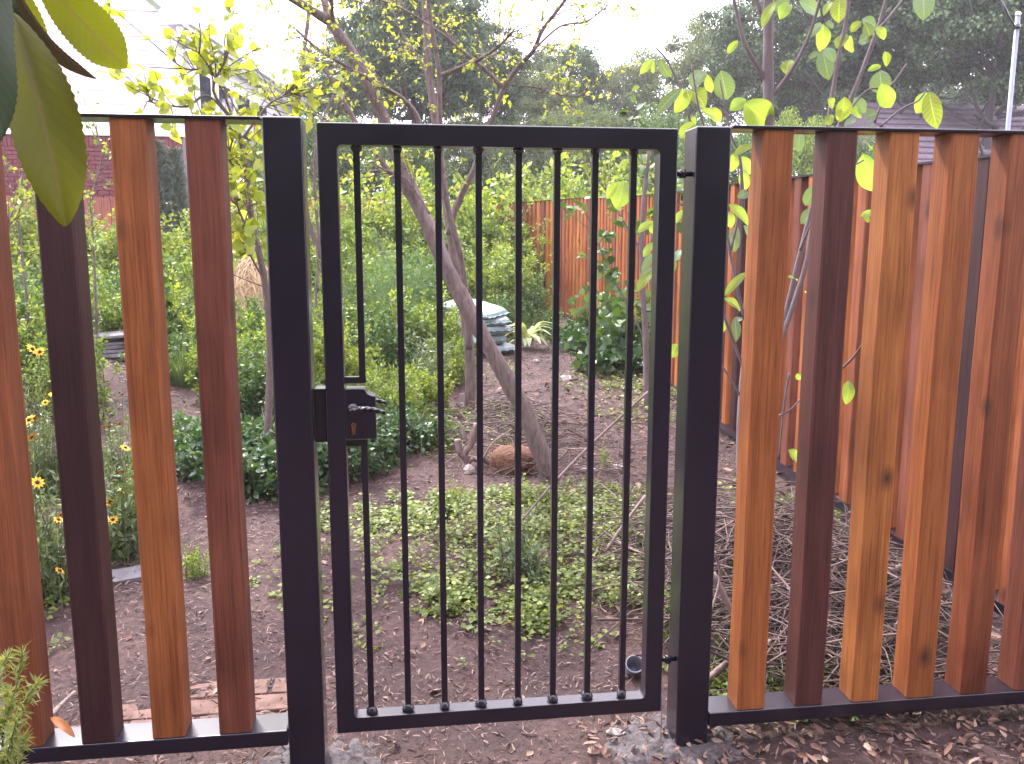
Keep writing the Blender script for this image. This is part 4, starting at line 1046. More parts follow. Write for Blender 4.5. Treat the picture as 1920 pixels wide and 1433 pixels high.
leavesl = [((130,598),(0,745),66),((140,615),(130,735),34),((200,596),(310,775),86),((410,885),(163,1145),96),((470,890),(350,1130),130),((600,1095),(765,1205),70),((545,1225),(395,1380),100),((470,900),(500,1000),80),((490,1180),(560,1240),60),((330,880),(250,900),40)]
for fn, lst, sc_ in ((z3, leaves3, 2.986), (z6, leaves6, 2.986), (zc_, leavesc, 4.214), (zl, leavesl, 5.333)):
    for b_, t_, w_ in lst:
        Yb = YM + rr.uniform(-.22, .22)
        B_ = Vector(at(*fn(*b_), Yb)); T_ = Vector(at(*fn(*t_), Yb + rr.uniform(-.03, .06)))
        w = w_ / sc_ / CF * (Yb + 2.5)
        view = (Vector(CPOS) - B_).normalized(); nrm = view + Vector((rr.uniform(-.5,.5), rr.uniform(-.2,.2), rr.uniform(.1,.7)))
        bigleaf(mag, B_, T_, w * 1.06, nrm, B_MAG_SHADE if rr.random() < .33 else B_MAG, sag=.10, fold=.22, nv=10, nu=3)
# slim sapling near the hinge stile
def smalltree():
    g_ = gnd(1214, 770); y_ = g_.y
    return gtree('slim_sapling', 'slim grey sapling seen through the gate beside the hinge stile', [
     (tY([(1214,778),(1211,660),(1205,540),(1204,420),(1212,330),(1222,250)], y_, y_), .026, .012, 6, .3),
     (tY([(1205,500),(1230,420),(1240,330)], y_, y_), .010, .005, 8, .25),
     (tY([(1212,640),(1170,560),(1130,480),(1100,400)], y_, y_+.2), .008, .004, 10, .25)], M_SAP, seed=14, lsz=.09, lm=L_MID, T=T_OV6, nl=6)
smalltree()

# loquat tree standing behind and to the left of the camera; its crown shades the near side of the fence
lq = thing('loquat_tree', G(-1.55, -2.3, -.05), 'large-leaved loquat tree whose serrated leaves hang into the upper left corner', 'tree')
P = smooth_path([(0,0,-.1), (.05,.0,1.0), (.0,-.1,1.9), (-.1,-.3,3.0)], 5); MB().tube(P, np.linspace(.09,.05,len(P)), 12, .3).build('trunk', M_OAKB, lq, True)
tipw = Vector(at(-10, -60, -1.28)); P = smooth_path([(0,0,1.5), (.3,.3,1.85), tuple((tipw - lq.location) * .75 + Vector((0,0,.25))), tuple(tipw - lq.location)], 5)
MB().tube(P, np.linspace(.03,.007,len(P)), 8, .2).build('limb', M_OAKB, lq, True)
def lqleaf(b_, t_, w_, Yb, Yt, tilt, mat, sag=.1, fold=.18, curl=0, peak=.58):
    B_ = Vector(at(*b_, Yb)); T_ = Vector(at(*t_, Yt)); w = w_ / CF * (2.35 + (Yb + Yt) / 2)
    bigleaf(lq, B_, T_, w, (Vector(CPOS) - B_).normalized() + Vector(tilt), mat, sag=sag, fold=fold, serr=.06, peak=peak, nu=5, nv=44, curl=curl)
lqleaf((22, 20), (124, 424), 104, -1.30, -1.34, (.25, 0, .1), B_LOQ, .06, .2)
lqleaf((70, -45), (236, 128), 74, -1.24, -1.18, (-.2, 0, .3), B_LOQ, .10, .15)
lqleaf((25, -25), (181, 148), 26, -1.27, -1.2, (-.8, 0, .1), B_LOQB, .12, .6)
lqleaf((2, -40), (-6, 276), 82, -1.42, -1.44, (-.5, 0, .2), B_LOQD, .05, .25)
lqleaf((10, -60), (66, 165), 62, -1.2, -1.12, (.2, 0, .3), B_LOQ, .08, .2)
lqleaf((-20, -20), (40, 110), 70, -1.25, -1.2, (.1, 0, .4), B_LOQD, .08, .2)
# unseen crown added overhead, behind the camera, spread wide to block sky light
rs = np.random.RandomState(77); lb = LB()
for c_ in range(150):
    q = np.array([rs.uniform(-3.0, 5.6), rs.uniform(-4.6, -.1) , rs.uniform(1.2, 3.8)])
    wpos = q + np.array([-1.55, -2.3, 0])
    if wpos[1] > -2.9 and wpos[2] < 3.0: q[2] = 3.1 + rs.uniform(0, .8)
    n = 26; lb.add(T_OV6, q + rs.normal(0, .16, (n, 3)), rdir(n, -.3, rs), rdir(n, .9, rs), rs.uniform(.17, .27, n), .8)
cm = lb.mesh('crown', B_LOQD); 
cm.materials.clear(); cm.materials.append(L_DARK); link('crown', cm, None, lq)

# feathery shrub in the near left corner
rs = np.random.RandomState(8); lb = LB(); mb = MB()
rc = thing('feathery_shrub', tuple(at(-40, 1560, -.52)), 'soft needle-leaved shrub poking into the lower left corner in front of the fence', 'shrub')
for pts in [[(-40,1520),(0,1440),(8,1360),(30,1290),(42,1222)], [(-40,1520),(10,1440),(30,1370),(50,1310),(72,1280)], [(-40,1500),(-20,1420),(-8,1330),(0,1262),(12,1235)], [(-40,1520),(20,1460),(30,1420),(45,1385)], [(-60,1500),(-20,1400),(8,1350),(15,1300)], [(-30,1520),(-5,1450),(18,1400),(30,1350)]]:
    P = smooth_path(local(rc, tY(pts, -.52, -.50 + rs.uniform(-.06, .04))), 5); mb.tube(P, np.linspace(.003, .0012, len(P)), 5, cap=False)
    A = np.array([tuple(p) for p in P]); n = 190; t = .25 + .75 * rs.rand(n); q, dd = interp(A, t); dd = dd / np.linalg.norm(dd, axis=1, keepdims=True)
    side = rdir(n, .1, rs); lb.add(T_LANCE, q, side + dd * .7, rdir(n, .8, rs), rs.uniform(.016, .034, n), .55)
link('foliage', lb.mesh('foliage', m_leaf('soft_needle_leaf', (.26,.34,.12), (.38,.46,.18), (.50,.52,.28), .45)), None, rc); mb.build('stems', M_STEM, rc)

# ------------------------------------------------------------------ flowers
M_PET = m_litter('yellow_petal', [(.75,.42,.02), (.85,.52,.03), (.7,.36,.03)]); M_EYE = m_plain('brown_flower_centre', (.045, .015, .008), .8, .3, 200)
pl = LB(); n = 10; an = np.arange(n) / n * 2 * pi
pl.add(tpl(.22, .05, .12, .55), np.stack([np.cos(an)*.004, np.sin(an)*.004, an*0], -1), np.stack([np.cos(an), np.sin(an), an*0 + .1], -1), np.tile([0,0,1.], (n,1)), .019)
PET = pl.mesh('petals', M_PET); e_ = MB().tube([(0,0,-.001),(0,0,.003),(0,0,.006),(0,0,.0075)], [.006,.0065,.005,.001], 8); EYE = bpy.data.meshes.new('flower_centre'); EYE.from_pydata([tuple(v) for v in e_.v], [], e_.f); EYE.materials.append(M_EYE)
fl_px = [(80,998),(90,1000),(67,1012),(68,1045),(112,1071),(210,1060),(205,942),(202,945),(212,975),(235,840),(225,795),(230,740),(85,755),(65,785),(55,788),(90,735),(100,740),(60,820),(70,905),(82,870),(207,940),(228,920),(240,900),(30,645),(60,655),(75,660),(230,885),(195,800),(205,800),(248,925),(115,965),(50,848),(110,975)]
plants = []
FW = m_leaf('flower_plant_leaf', (.09,.15,.07), (.15,.22,.10), (.22,.29,.14), .3)
fp = {}
cl = [(60,1110,'yellow daisy-like flowers with dark eyes in the gap left of the dark picket'), (115,1120,'flowering clump just left of the dark picket foot'), (225,1050,'yellow daisy-like flowers in the gap right of the dark picket'), (245,960,'taller flowering clump right of the dark picket'), (90,930,'flowering clump further back in the left gap'), (30,860,'flowering clump at the left edge')]
for px, py, lab in cl:
    g_ = gnd(px, py); o = thing('coneflower_plant', tuple(g_), lab, 'flowers'); plants.append((px, g_, o))
    rs = np.random.RandomState(px); lb = LB(); mb = MB()
    for s_ in range(52):
        P = stem_curve(rs, (rs.normal(0,.06), rs.normal(0,.06)), rs.uniform(.25, .62), .35); mb.tube([tuple(p) for p in P], np.linspace(.0025,.001,7), 3, cap=False)
        n = 26; t = rs.rand(n) * .95; q, dd = interp(P, t); lb.add(T_LANCE, q, rdir(n, .4, rs), rdir(n, .7, rs), rs.uniform(.03, .075, n) * (1.2 - .6 * t), .8)
    link('foliage', lb.mesh('foliage', FW), None, o); o['_mb'] = 0; del o['_mb']; fp[o.name] = mb
for px, py in fl_px:
    cand = [q for q in plants if abs(q[0] - px) < 75] or plants
    best = min(cand, key=lambda q: abs(q[0] - px) + 0 * py)
    o = best[2]; P_ = Vector(at(px, py, best[1].y + rr.uniform(-.22, -.02))) - o.location
    if P_.z < .08: P_.z = .12
    mb = fp[o.name]; mb.tube([(P_.x*.3, P_.y*.3, 0), (P_.x*.7, P_.y*.7, P_.z*.6), tuple(P_)], [.002,.0015,.001], 4)
    f_ = link('flower', PET, None, o, loc=P_, rot=(rr.uniform(.2,.9), rr.uniform(-.4,.4), rr.random()*6), scale=rr.uniform(.9,1.3)); link('flower_centre', EYE, None, f_)
for px, g_, o in plants: fp[o.name].build('stems', M_STEM, o)

# ------------------------------------------------------------------ bags, hosta, root ball, root, stones, pipe, pavers, stacked flagstones, straw
m, nt, p, out = newmat('printed_plastic_bag')
tcx = N(nt, 'ShaderNodeTexCoord'); sp = N(nt, 'ShaderNodeSeparateXYZ'); nt.links.new(tcx.outputs['Object'], sp.inputs[0])
n1 = noise(nt, coords(nt, (1,1,1), jitter=True), 14, 3)
base = ramp(nt, n1, [(.35, (.26,.32,.35)), (.6, (.40,.45,.47))]).outputs[0]
band = math_(nt, 'LESS_THAN', math_(nt, 'ABSOLUTE', math_(nt, 'ADD', sp.outputs[2], -.066)), .017)
mp = N(nt, 'ShaderNodeMapping'); mp.inputs['Scale'].default_value = (58, 58, 30); nt.links.new(tcx.outputs['Object'], mp.inputs[0])
vo = N(nt, 'ShaderNodeTexVoronoi', feature='DISTANCE_TO_EDGE'); vo.inputs['Scale'].default_value = 1; nt.links.new(mp.outputs[0], vo.inputs['Vector'])
ltr = math_(nt, 'MULTIPLY', band, math_(nt, 'LESS_THAN', vo.outputs['Distance'], .17))
c = mixc(nt, base, (.03,.13,.12), math_(nt, 'MULTIPLY', ltr, .85))
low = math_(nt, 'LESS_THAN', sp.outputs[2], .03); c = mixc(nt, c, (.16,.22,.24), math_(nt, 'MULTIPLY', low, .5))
nt.links.new(c, p.inputs['Base Color']); p.inputs['Roughness'].default_value = .35; bump(nt, p, n1, .4, .01); M_BAG = m
def bag_mesh():
    V = []; nu, nv = 28, 14
    L, W, H = .34, .22, .062
    for side in (1, -1):
        for i in range(nu + 1):
            for j in range(nv + 1):
                u = -1 + 2*i/nu; v = -1 + 2*j/nv
                h = (max(0, 1 - abs(u) ** 5) ** .5) * (max(0, 1 - abs(v) ** 5) ** .45)
                x = L * u * (1 - .04 * v * v); y = W * v * (1 - .1 * (abs(u) ** 4))
                V.append((x, y, .062 + side * H * h * (1 + .12 * mnoise.noise(Vector((x*14, y*14, side)))) + .004 * mnoise.noise(Vector((x * 40, y * 40, 2)))))
    m_ = nv + 1; o_ = (nu+1)*m_; T_ = [(i*m_+j, (i+1)*m_+j, (i+1)*m_+j+1, i*m_+j+1) for i in range(nu) for j in range(nv)]
    T_ += [(o_+i*m_+j, o_+i*m_+j+1, o_+(i+1)*m_+j+1, o_+(i+1)*m_+j) for i in range(nu) for j in range(nv)]
    me = mesh_arrays('bag', V, T_); me.materials.append(M_BAG); return me
BAG = bag_mesh(); SEAM = MB()
for s_ in (-1, 1):
    n_ = 12; SEAM.add([(s_*(.335 + .03*(k_%2)*0 + .035*e), -.19 + .38*k_/n_, .062 + .006*sin(k_*1.9) * e) for e in (0, 1) for k_ in range(n_+1)], [(k_, k_+1, n_+2+k_, n_+1+k_) for k_ in range(n_)])
SMS = []
for h_ in (0, 1):
    q_ = SEAM.v[h_*26:(h_+1)*26]; SM = bpy.data.meshes.new('seam'); SM.from_pydata(q_, [], SEAM.f[:12]); SM.materials.append(M_BAG); SMS.append(SM)
bp = gnd(900, 668); bp.x = at(906, 600, bp.y)[0]; bp.y += .25
names_ = ['bottom', 'second from the bottom', 'middle', 'second from the top', 'top']
bz = float(gz(bp.x, bp.y)) - .012
for i, nm in enumerate(names_):
    o = thing('soil_bag', (bp.x + [.05,0,.0,.02,-.08][i], bp.y + [0,.02,-.01,.02,0][i], bz + i * .108), f'white printed plastic soil bag, {nm} of the stack behind the trunk', 'bag', 'stacked soil bags', [-.95,-1.3,-1.0,-1.25,-.75][i], 1.0)
    link('bag', BAG, None, o); link('seam', SMS[0], None, o); link('seam', SMS[1], None, o); o.rotation_euler.y = [.02, .03, .02, .09, .16][i]; o.rotation_euler.x = [0, .05, -.03, .06, .1][i]
# hosta-like wilted plant
M_HOS = m_bigleaf('pale_hosta_leaf', (.38,.45,.28), (.42,.46,.26), (.55,.58,.42), .3, 10)
hp_ = gnd(990, 655); ho = thing('wilted_hosta', tuple(hp_), 'pale variegated rosette plant drooping beside the white bags', 'plant')
for i in range(26):
    a = i / 26 * 2*pi + rr.uniform(-.1,.1); L = rr.uniform(.22,.36); z0 = rr.uniform(.05,.22)
    b_ = hp_ + Vector((cos(a)*.03, sin(a)*.03, z0*.6)); t_ = hp_ + Vector((cos(a)*L, sin(a)*L, z0 + rr.uniform(-.06,.08)))
    bigleaf(ho, b_, t_, rr.uniform(.05,.08), (0,0,1), M_HOS, sag=.3, fold=.3, nv=8, nu=2)
# root ball
M_RB = m_plain('fibrous_root_ball', (.17,.085,.055), .95, .6, 60, bumps=1, bd=.02)
rb = gnd(962, 884); mb = MB(); V = []; nn = 22
o = thing('root_ball', tuple(rb), 'upturned brown fibrous root ball lying left of the leaning trunk', 'root ball')
for i in range(9):
    z = -.02 + .13 * i / 8; r_ = [.105,.125,.135,.14,.142,.14,.13,.10,.02][i]
    for j in range(nn): a = 2*pi*j/nn; q = r_ * (1 + .14 * mnoise.noise(Vector((cos(a)*3, sin(a)*3, z*22)))); V.append((q*cos(a), q*.8*sin(a), z*1.3 + .02 + .012*mnoise.noise(Vector((a*3, z*30, 4)))))
mb.add(V, [(i*nn+j, i*nn+(j+1)%nn, (i+1)*nn+(j+1)%nn, (i+1)*nn+j) for i in range(8) for j in range(nn)] + [tuple(range(8*nn, 9*nn))]); mb.build('soil_mass', M_RB, o, True)
rs = np.random.RandomState(3); mb = MB()
for i in range(120):
    a = rs.uniform(0, 2*pi); z = rs.uniform(.0, .16); d0 = np.array([cos(a), sin(a)*.8]); b_ = a + rs.uniform(-.6,.6)
    mb.tube([(d0[0]*.137, d0[1]*.137, z), (cos(b_)*.15, sin(b_)*.125, z+rs.uniform(-.02,.02)), (cos(b_+.15)*.158, sin(b_+.15)*.13, z+rs.uniform(-.035,.02))], [.0018,.0014,.0008], 4, cap=False)
tag(mb.build('fine_roots', m_plain('root_fibre', (.26,.13,.08), .9, .4, 100), o), kind='stuff')
# gnarled root
def gr(pts, Y, r, lab): branch([at(a, b, Y + (k_ - 1) * .03) for k_, (a, b) in enumerate(pts)], r, lab, M_BRANCH, 'gnarled_root', 'root', k=10, rough=.5)
yr = gnd(900, 880).y
ro = thing('gnarled_root', G(at(885, 850, yr)[0], yr), 'pale twisted root stump curling beside the root ball', 'root')
for pts, r_ in [([(895,795),(885,830),(868,850),(860,838),(858,825),(862,850),(885,860),(905,862),(922,872),(924,885)], (.024,.016)), ([(868,850),(880,880),(875,900)], (.02,.012)), ([(885,860),(862,890),(845,900)], (.01,.005)), ([(895,860),(905,890)], (.012,.008)), ([(872,825),(865,800),(850,785),(840,780)], (.012,.005)), ([(905,862),(925,830),(960,805)], (.008,.004))]:
    P = smooth_path(local(ro, tY(pts, yr, yr + .06)), 4); MB().tube(P, np.linspace(*r_, len(P)), 8, .5, seed=r_[0]*99).build('root', M_BRANCH, ro, True)
# stones
M_ST = m_plain('pale_stone', (.33,.29,.28), .85, .25, 25, bumps=.8, bd=.01)
def stone(px, py, s, lab, seed, mat=M_ST):
    g_ = gnd(px, py); mb = MB(); V = []; k_ = 10
    for i in range(6):
        ph = -pi/2 + pi * i / 5
        for j in range(k_):
            a = 2*pi*j/k_; d_ = Vector((cos(a)*cos(ph), sin(a)*cos(ph), sin(ph))); V.append(Vector((d_.x*s[0], d_.y*s[1], d_.z*s[2])) * (1 + .45*mnoise.noise(d_*1.6 + Vector((seed*7.3, 0, 0)))))
    mb.add(V, [(i*k_+j, i*k_+(j+1)%k_, (i+1)*k_+(j+1)%k_, (i+1)*k_+j) for i in range(5) for j in range(k_)])
    o = mb.build('stone', mat, None, False, loc=(g_.x, g_.y, g_.z + s[2]*.5)); o.rotation_euler.z = seed; return tag(o, lab, 'stone')
stone(879, 888, (.04,.035,.035), 'white angular stone beside the twisted root', 1)
stone(1063, 714, (.075,.05,.035), 'pale flat stone on the mulch beneath the side fence', 2)
stone(1103, 886, (.06,.05,.02), 'half-buried pale stone right of the trunk foot', 3)
stone(1157, 884, (.06,.04,.02), 'pale stone beside the small weed clump', 4)
stone(1005, 680, (.04,.03,.02), 'small pale stone near the wilted hosta', 5)
stone(1153, 1378, (.03,.02,.012), 'small chip of pale rock by the hinge post footing', 6)
# pipe end
M_PIPE = m_plain('grey_plastic', (.17,.16,.21), .5, .1, 30, bumps=.05)
g_ = gnd(1188, 1272); o = thing('pipe_cup', (g_.x, g_.y, g_.z), 'short grey plastic pipe end tilted beside the hinge stile', 'pipe')
V = []; k_ = 28
for r_, z in ((.030,0),(.031,.055),(.0325,.057),(.0325,.066),(.0285,.066),(.0275,.02),(.001,.02)):
    V += [(r_*cos(2*pi*j/k_), r_*sin(2*pi*j/k_), z) for j in range(k_)]
mb = MB(); mb.add(V, [(i*k_+j, i*k_+(j+1)%k_, (i+1)*k_+(j+1)%k_, (i+1)*k_+j) for i in range(6) for j in range(k_)]); mb.build('shell', M_PIPE, o, True)
MB().tube([(0,0,.0205),(0,0,.026)], .017, 20).build('inner_disc', m_plain('blue_grey_cap', (.10,.12,.19), .4, .1, 30), o, True); o.rotation_euler = (.65, -.15, 0)
dl = thing('dry_leaf', tuple(at(118, 1368, .03)), 'orange dry leaf caught on the left bottom rail beside the feathery shrub', 'leaf'); bigleaf(dl, at(95, 1345, .03), at(140, 1382, .0), .02, (0, -.5, 1), m_plain('orange_dry_leaf', (.38, .14, .05), .7, .2, 40), sag=.15, nv=8, nu=2).name = 'blade'
# thin upright wire by the post
MB().tube([at(1241, 1300, .02), at(1240, 1345, .02), at(1239, 1392, .0)], .0018, 6).build('wire', m_plain('galvanised_wire', (.35,.33,.36), .4, .1, 80, .6), None, True); tag(bpy.data.objects['wire'], 'thin bare wire standing up beside the hinge post', 'wire')
# grey paver and brick pavers
M_PAV = m_plain('grey_paver', (.16,.15,.165), .85, .2, 30, bumps=.5)
g_ = gnd(248, 1080); o = MB().box((-.10,-.07,-.03), (.10,.07,.015)).build('paver', M_PAV, None, bevel=.004, loc=tuple(g_)); o.rotation_euler = (.04,.03,.5); tag(o, 'grey concrete paver half hidden between the dark and orange pickets', 'paver')
M_BRK = m_plain('dusty_brick_paver', (.15,.088,.074), .95, .4, 18, bumps=.6, bd=.006, jitter=True)
bpath = thing('brick_path', G(-.5, .42), 'small patch of dusty brick pavers behind the left fence panel', 'pavers')
bme = None
for r_ in range(3):
    for c_ in range(4):
        x = -.98 + c_ * .205 + (.10 if r_ % 2 else 0); y = .30 + r_ * .108
        if x > -.30: continue
        z = float(gz(x, y)) * .25 + -.118 * .75
        if bme is None: o = MB().box((-.098,-.0485,-.05), (.098,.0485,0)).build('brick', M_BRK, bpath, bevel=.005); bme = o.data
        else:
            o = link('brick', bme, None, bpath, bevel=.005)
        o.location = Vector((x + rr.uniform(-.003,.003), y + rr.uniform(-.003,.003), z + .019 + rr.uniform(-.003,.003))) - bpath.location; o.rotation_euler = (rr.uniform(-.02,.02), rr.uniform(-.02,.02), rr.uniform(-.02,.02))
# stacked flagstones on the soil bank
M_FLAG = m_plain('grey_flagstone', (.20,.185,.205), .85, .3, 12, bumps=.6, jitter=True)
g_ = gnd(205, 672); fy = g_.y; z = float(gz(g_.x, fy)) - .01
lbls = ['lowest', 'second', 'third', 'fourth', 'fifth', 'sixth', 'topmost']
for i in range(7):
    mb = MB(); n_ = 9; h = rr.uniform(.022, .038); rad = [.26,.24,.25,.28,.27,.25,.3][i]
    poly = [(rad * rr.uniform(.85,1.1) * cos(2*pi*k_/n_), rad * .7 * rr.uniform(.85,1.1) * sin(2*pi*k_/n_)) for k_ in range(n_)]
    mb.prism(poly, 0, h, 2); o = mb.build('flagstone', M_FLAG, None, loc=(g_.x + rr.uniform(-.05,.05), fy + rr.uniform(-.03,.03), z)); fixnormals(o.data); o.rotation_euler = (rr.uniform(-.02,.02), rr.uniform(-.02,.02), rr.random()); z += h + .006
    bv = o.modifiers.new('b', 'BEVEL'); bv.width = .004; bv.segments = 1
    tag(o, f'{lbls[i]} of the stacked grey flagstones on the soil bank', 'flagstone', 'stacked flagstones')
# straw mound
sg = Vector(at(470, 560, 8.4)); sz0 = float(gz(sg.x, 8.4)); o = thing('straw_mound', (sg.x, 8.4, sz0), 'golden dry straw mound behind the left fence panel', 'straw')
M_STR = m_litter('straw', [(.26,.16,.09), (.38,.26,.14), (.50,.37,.2), (.2,.12,.08)])
H_ = at(470, 482, 8.4)[2] - sz0
mb = MB(); V = []; k_ = 26
for i in range(9):
    t = i / 8; r_ = .36 * (1 - t ** 3) ** .5 + .001
    for j in range(k_): a = 2*pi*j/k_; V.append((r_*1.15*cos(a)*(1+.1*mnoise.noise(Vector((cos(a)*2,sin(a)*2,t*3)))), r_*sin(a), -.05 + (H_ - .0)*t))
mb.add(V, [(i*k_+j, i*k_+(j+1)%k_, (i+1)*k_+(j+1)%k_, (i+1)*k_+j) for i in range(8) for j in range(k_)]); mb.build('core', M_STR, o, True)
rs = np.random.RandomState(2); n = 5200; d_ = rdir(n, .25, rs); d_[:,2] = np.abs(d_[:,2]); P = d_ * np.array([.41,.37,H_*1.0]); P[:,2] -= .02
tdir = np.cross(d_, rdir(n, 0, rs)); lb = LB(); lb.add(tplblade(.02), P + d_*rs.uniform(0,.03,(n,1)), tdir + d_*.12 - np.array([0,0,.5]), d_, rs.uniform(.12,.3,n))
tag(link('straw_stalks', lb.mesh('straw_stalks', M_STR), None, o), kind='stuff')
# small conifers before the brick wall
for px, lab, s_ in ((307, 'small blue-grey conifer before the brick wall behind the orange picket', 1.0), (338, 'smaller blue-grey conifer beside the reddish brown picket', .8)):
    o = thing('small_conifer', G(X(px, 12), 12), lab, 'conifer'); rs = np.random.RandomState(px); n = 3600; t = rs.rand(n) ** .7; a = rs.rand(n) * 2*pi
    hh = at(px, 272 if s_ == 1 else 285, 12)[2] - o.location.z; r_ = (1 - t) * .28 * s_ * rs.uniform(.5, 1, n); lb = LB()
    lb.add(T_LANCE, np.stack([r_*np.cos(a), r_*np.sin(a), .1 + t*(hh-.1)], -1), np.stack([np.cos(a), np.sin(a), a*0+.7], -1), rdir(n, .5, rs), rs.uniform(.08, .16, n)); link('foliage', lb.mesh('foliage', m_leaf('conifer_needle%d' % px, (.13,.17,.16), (.19,.24,.22), (.26,.31,.3), .2)), None, o)
    MB().tube([(0,0,-.1),(0,0,hh*.95)], [.04,.01], 6).build('trunk', M_OAKB, o)

# ------------------------------------------------------------------ rust-red board fence far behind, seen in glimpses
M_BOARD = m_wood('old_board', .6)
bf = thing('board_fence', G(X(590, 13.6), 13.6), 'red-brown board fence glimpsed through the bushes left of the gate', 'fence')
bmh = MB().box((-.066, 0, 0), (.066, .022, 1.75)); bme2 = None
x = X(-60, 13.6)
while x < X(760, 13.6):
    if bme2 is None: o = bmh.build('board', M_BOARD, bf); bme2 = o.data
    else: o = link('board', bme2, None, bf)
    o.location = Vector((x, 13.6 + rr.uniform(0,.01), float(gz(x, 13.6)) + rr.uniform(0,.02))) - bf.location; o.color = rr.choice([(.33,.11,.08,1),(.40,.14,.09,1),(.28,.10,.08,1)]); x += .142
for z in (.4, 1.4): MB().box((X(-60,13.6)-.1-bf.location.x, .024, z), (X(760,13.6)-bf.location.x, .06, z+.09)).build('rail', M_BOARD, bf).color = (.3,.1,.08,1)

# ------------------------------------------------------------------ white house with brick base (left background)
M_SIDE = m_plain('white_siding', (.78,.77,.80), .6, .04, 3, bumps=.05)
M_TRIM = m_plain('white_trim', (.80,.79,.83), .5, .03, 3, bumps=0)
M_HBRICK = m_plain('red_house_brick', (.13,.032,.038), .9, .28, 9, bumps=.5, jitter=True)
M_MORT = m_plain('pale_mortar', (.19,.15,.17), .9, .1, 30)
M_HBRICK2 = m_plain('orange_house_brick', (.36,.12,.085), .9, .2, 9, bumps=.5, jitter=True)
m, nt, p, out = newmat('window_glass'); p.inputs['Base Color'].default_value = (.03,.035,.05,1); p.inputs['Roughness'].default_value = .05; M_GLASS = m
M_ROOF = m_plain('grey_shingle', (.13,.11,.13), .9, .35, 8, bumps=.5)
YH = 14.6
hx = X(352, YH); ang = -.135
hs = thing('white_house', (hx, YH, float(gz(hx, YH))), 'white clapboard house with red brick base behind the left fence panel', 'house', rz=ang * 0)
h0 = hs.location
def hz_(py, px=200): return at(px, py, YH)[2] - h0.z
ZB = hz_(252); ZE = hz_(48, 345)
x0 = X(-420, YH) - h0.x
MB().box((x0, .06, -.3), (0, .5, ZB - .02)).build('wall_core', M_MORT, hs)
MB().box((x0, .06, ZB), (-.002, .5, ZE + .02)).build('siding_core', M_SIDE, hs)
# bricks that show
bw, bh, j_ = .205, .066, .011; bm1 = MB().box((0,0,0), (bw, .058, bh)).build('brick', M_HBRICK, hs).data; cnt = 0
first = bpy.data.objects[-1] if False else None
vis0 = X(-10, YH) - h0.x
sold = MB().box((0,0,0), (.062,.058,.20)).build('brick', M_HBRICK, hs); sold.location = (vis0, 0, ZB - .225); sm_ = sold.data; xx = vis0 + .073
while xx < -.07: link('brick', sm_, None, hs, loc=(xx, rr.uniform(0,.004), ZB - .225)); xx += .073; cnt += 1
row = 0; z = ZB - .225 - (bh + j_)
while cnt < 285 and z > 1.2:
    xx = vis0 + (0 if row % 2 else -.108)
    while xx < -bw:
        link('brick', bm1, None, hs, loc=(xx, rr.uniform(0,.004), z)); xx += bw + j_; cnt += 1
    z -= bh + j_; row += 1
for o in list(hs.children):
    if o.data == bm1 and o.location.length == 0: o.location = (vis0 - .3, .001, z + bh + j_)
mb = MB()
while z > -.1:
    xx = vis0 + (0 if row % 2 else -.108)
    while xx < -bw: mb.box((xx, 0, z), (xx + bw, .058, z + bh)); xx += bw + j_
    z -= bh + j_; row += 1
tag(mb.build('lower_bricks', M_HBRICK, hs), kind='stuff')
MB().box((x0, -.03, ZB - .022), (.03, .055, ZB + .06)).build('trim', M_TRIM, hs)
z = ZB + .062
while z < ZE - .05:
    mb = MB(); mb.add([(x0,.03,z),(0,.03,z),(0,.048,z+.235),(x0,.048,z+.235),(x0,.058,z),(0,.058,z),(0,.058,z+.235),(x0,.058,z+.235)], [(0,1,2,3),(0,4,5,1),(3,2,6,7),(1,5,6,2)]); mb.build('plank', M_SIDE, hs); z += .236
def window(root, x0_, x1_, z0_, z1_, y=0.0, ax=0):
    w = MB(); t = .07
    for a, b in (((x0_-t, y-.02, z0_-t), (x1_+t, y+.028, z0_)), ((x0_-t, y-.02, z1_), (x1_+t, y+.028, z1_+t)), ((x0_-t, y-.02, z0_), (x0_, y+.028, z1_)), ((x1_, y-.02, z0_), (x1_+t, y+.028, z1_))): w.box(a, b)
    f_ = w.build('window', M_TRIM, root); MB().box((x0_, y+.002, z0_), (x1_, y+.022, z1_)).build('pane', M_GLASS, f_)
    MB().box((x0_, y-.01, (z0_+z1_)/2-.02), (x1_, y+.002, (z0_+z1_)/2+.02)).build('mullion', M_TRIM, f_)
def hxx(px): return X(px, YH) - h0.x
window(hs, hxx(-10), hxx(86), hz_(97), hz_(58)+.35); window(hs, hxx(-15), hxx(60), hz_(183), hz_(140))
# receding side wall with windows, fascia and brick
side = bpy.data.objects.new('side_wall', None); 
def sp_(d, z, off=0): return (d * sin(.125) + off * cos(.125) + .0, .5 * 0 + d * cos(.125) - off * sin(.125), z)
def sbox(name, d0, d1, z0, z1, o0, o1, mat, par=hs):
    mb = MB(); V = [sp_(d, z, o_) for z in (z0, z1) for d, o_ in ((d0,o0),(d1,o0),(d1,o1),(d0,o1))]
    mb.add(V, [(0,3,2,1),(4,5,6,7),(0,1,5,4),(1,2,6,5),(2,3,7,6),(3,0,4,7)]); o = mb.build(name, mat, par); fixnormals(o.data); return o
sbox('wall', .62, 9.5, -.3, ZE - .1, -.22, .0, M_SIDE)
z = -.2
DB = 4.6
sbox('brick_wall', DB, 10, -.3, ZB + 1.0, .004, .06, M_HBRICK2)
sbox('gutter', -.15, 10, ZE - .02, ZE + .12, -.1, .34, M_TRIM); sbox('fascia', -.1, 10, ZE - .22, ZE - .022, .05, .2, M_TRIM)
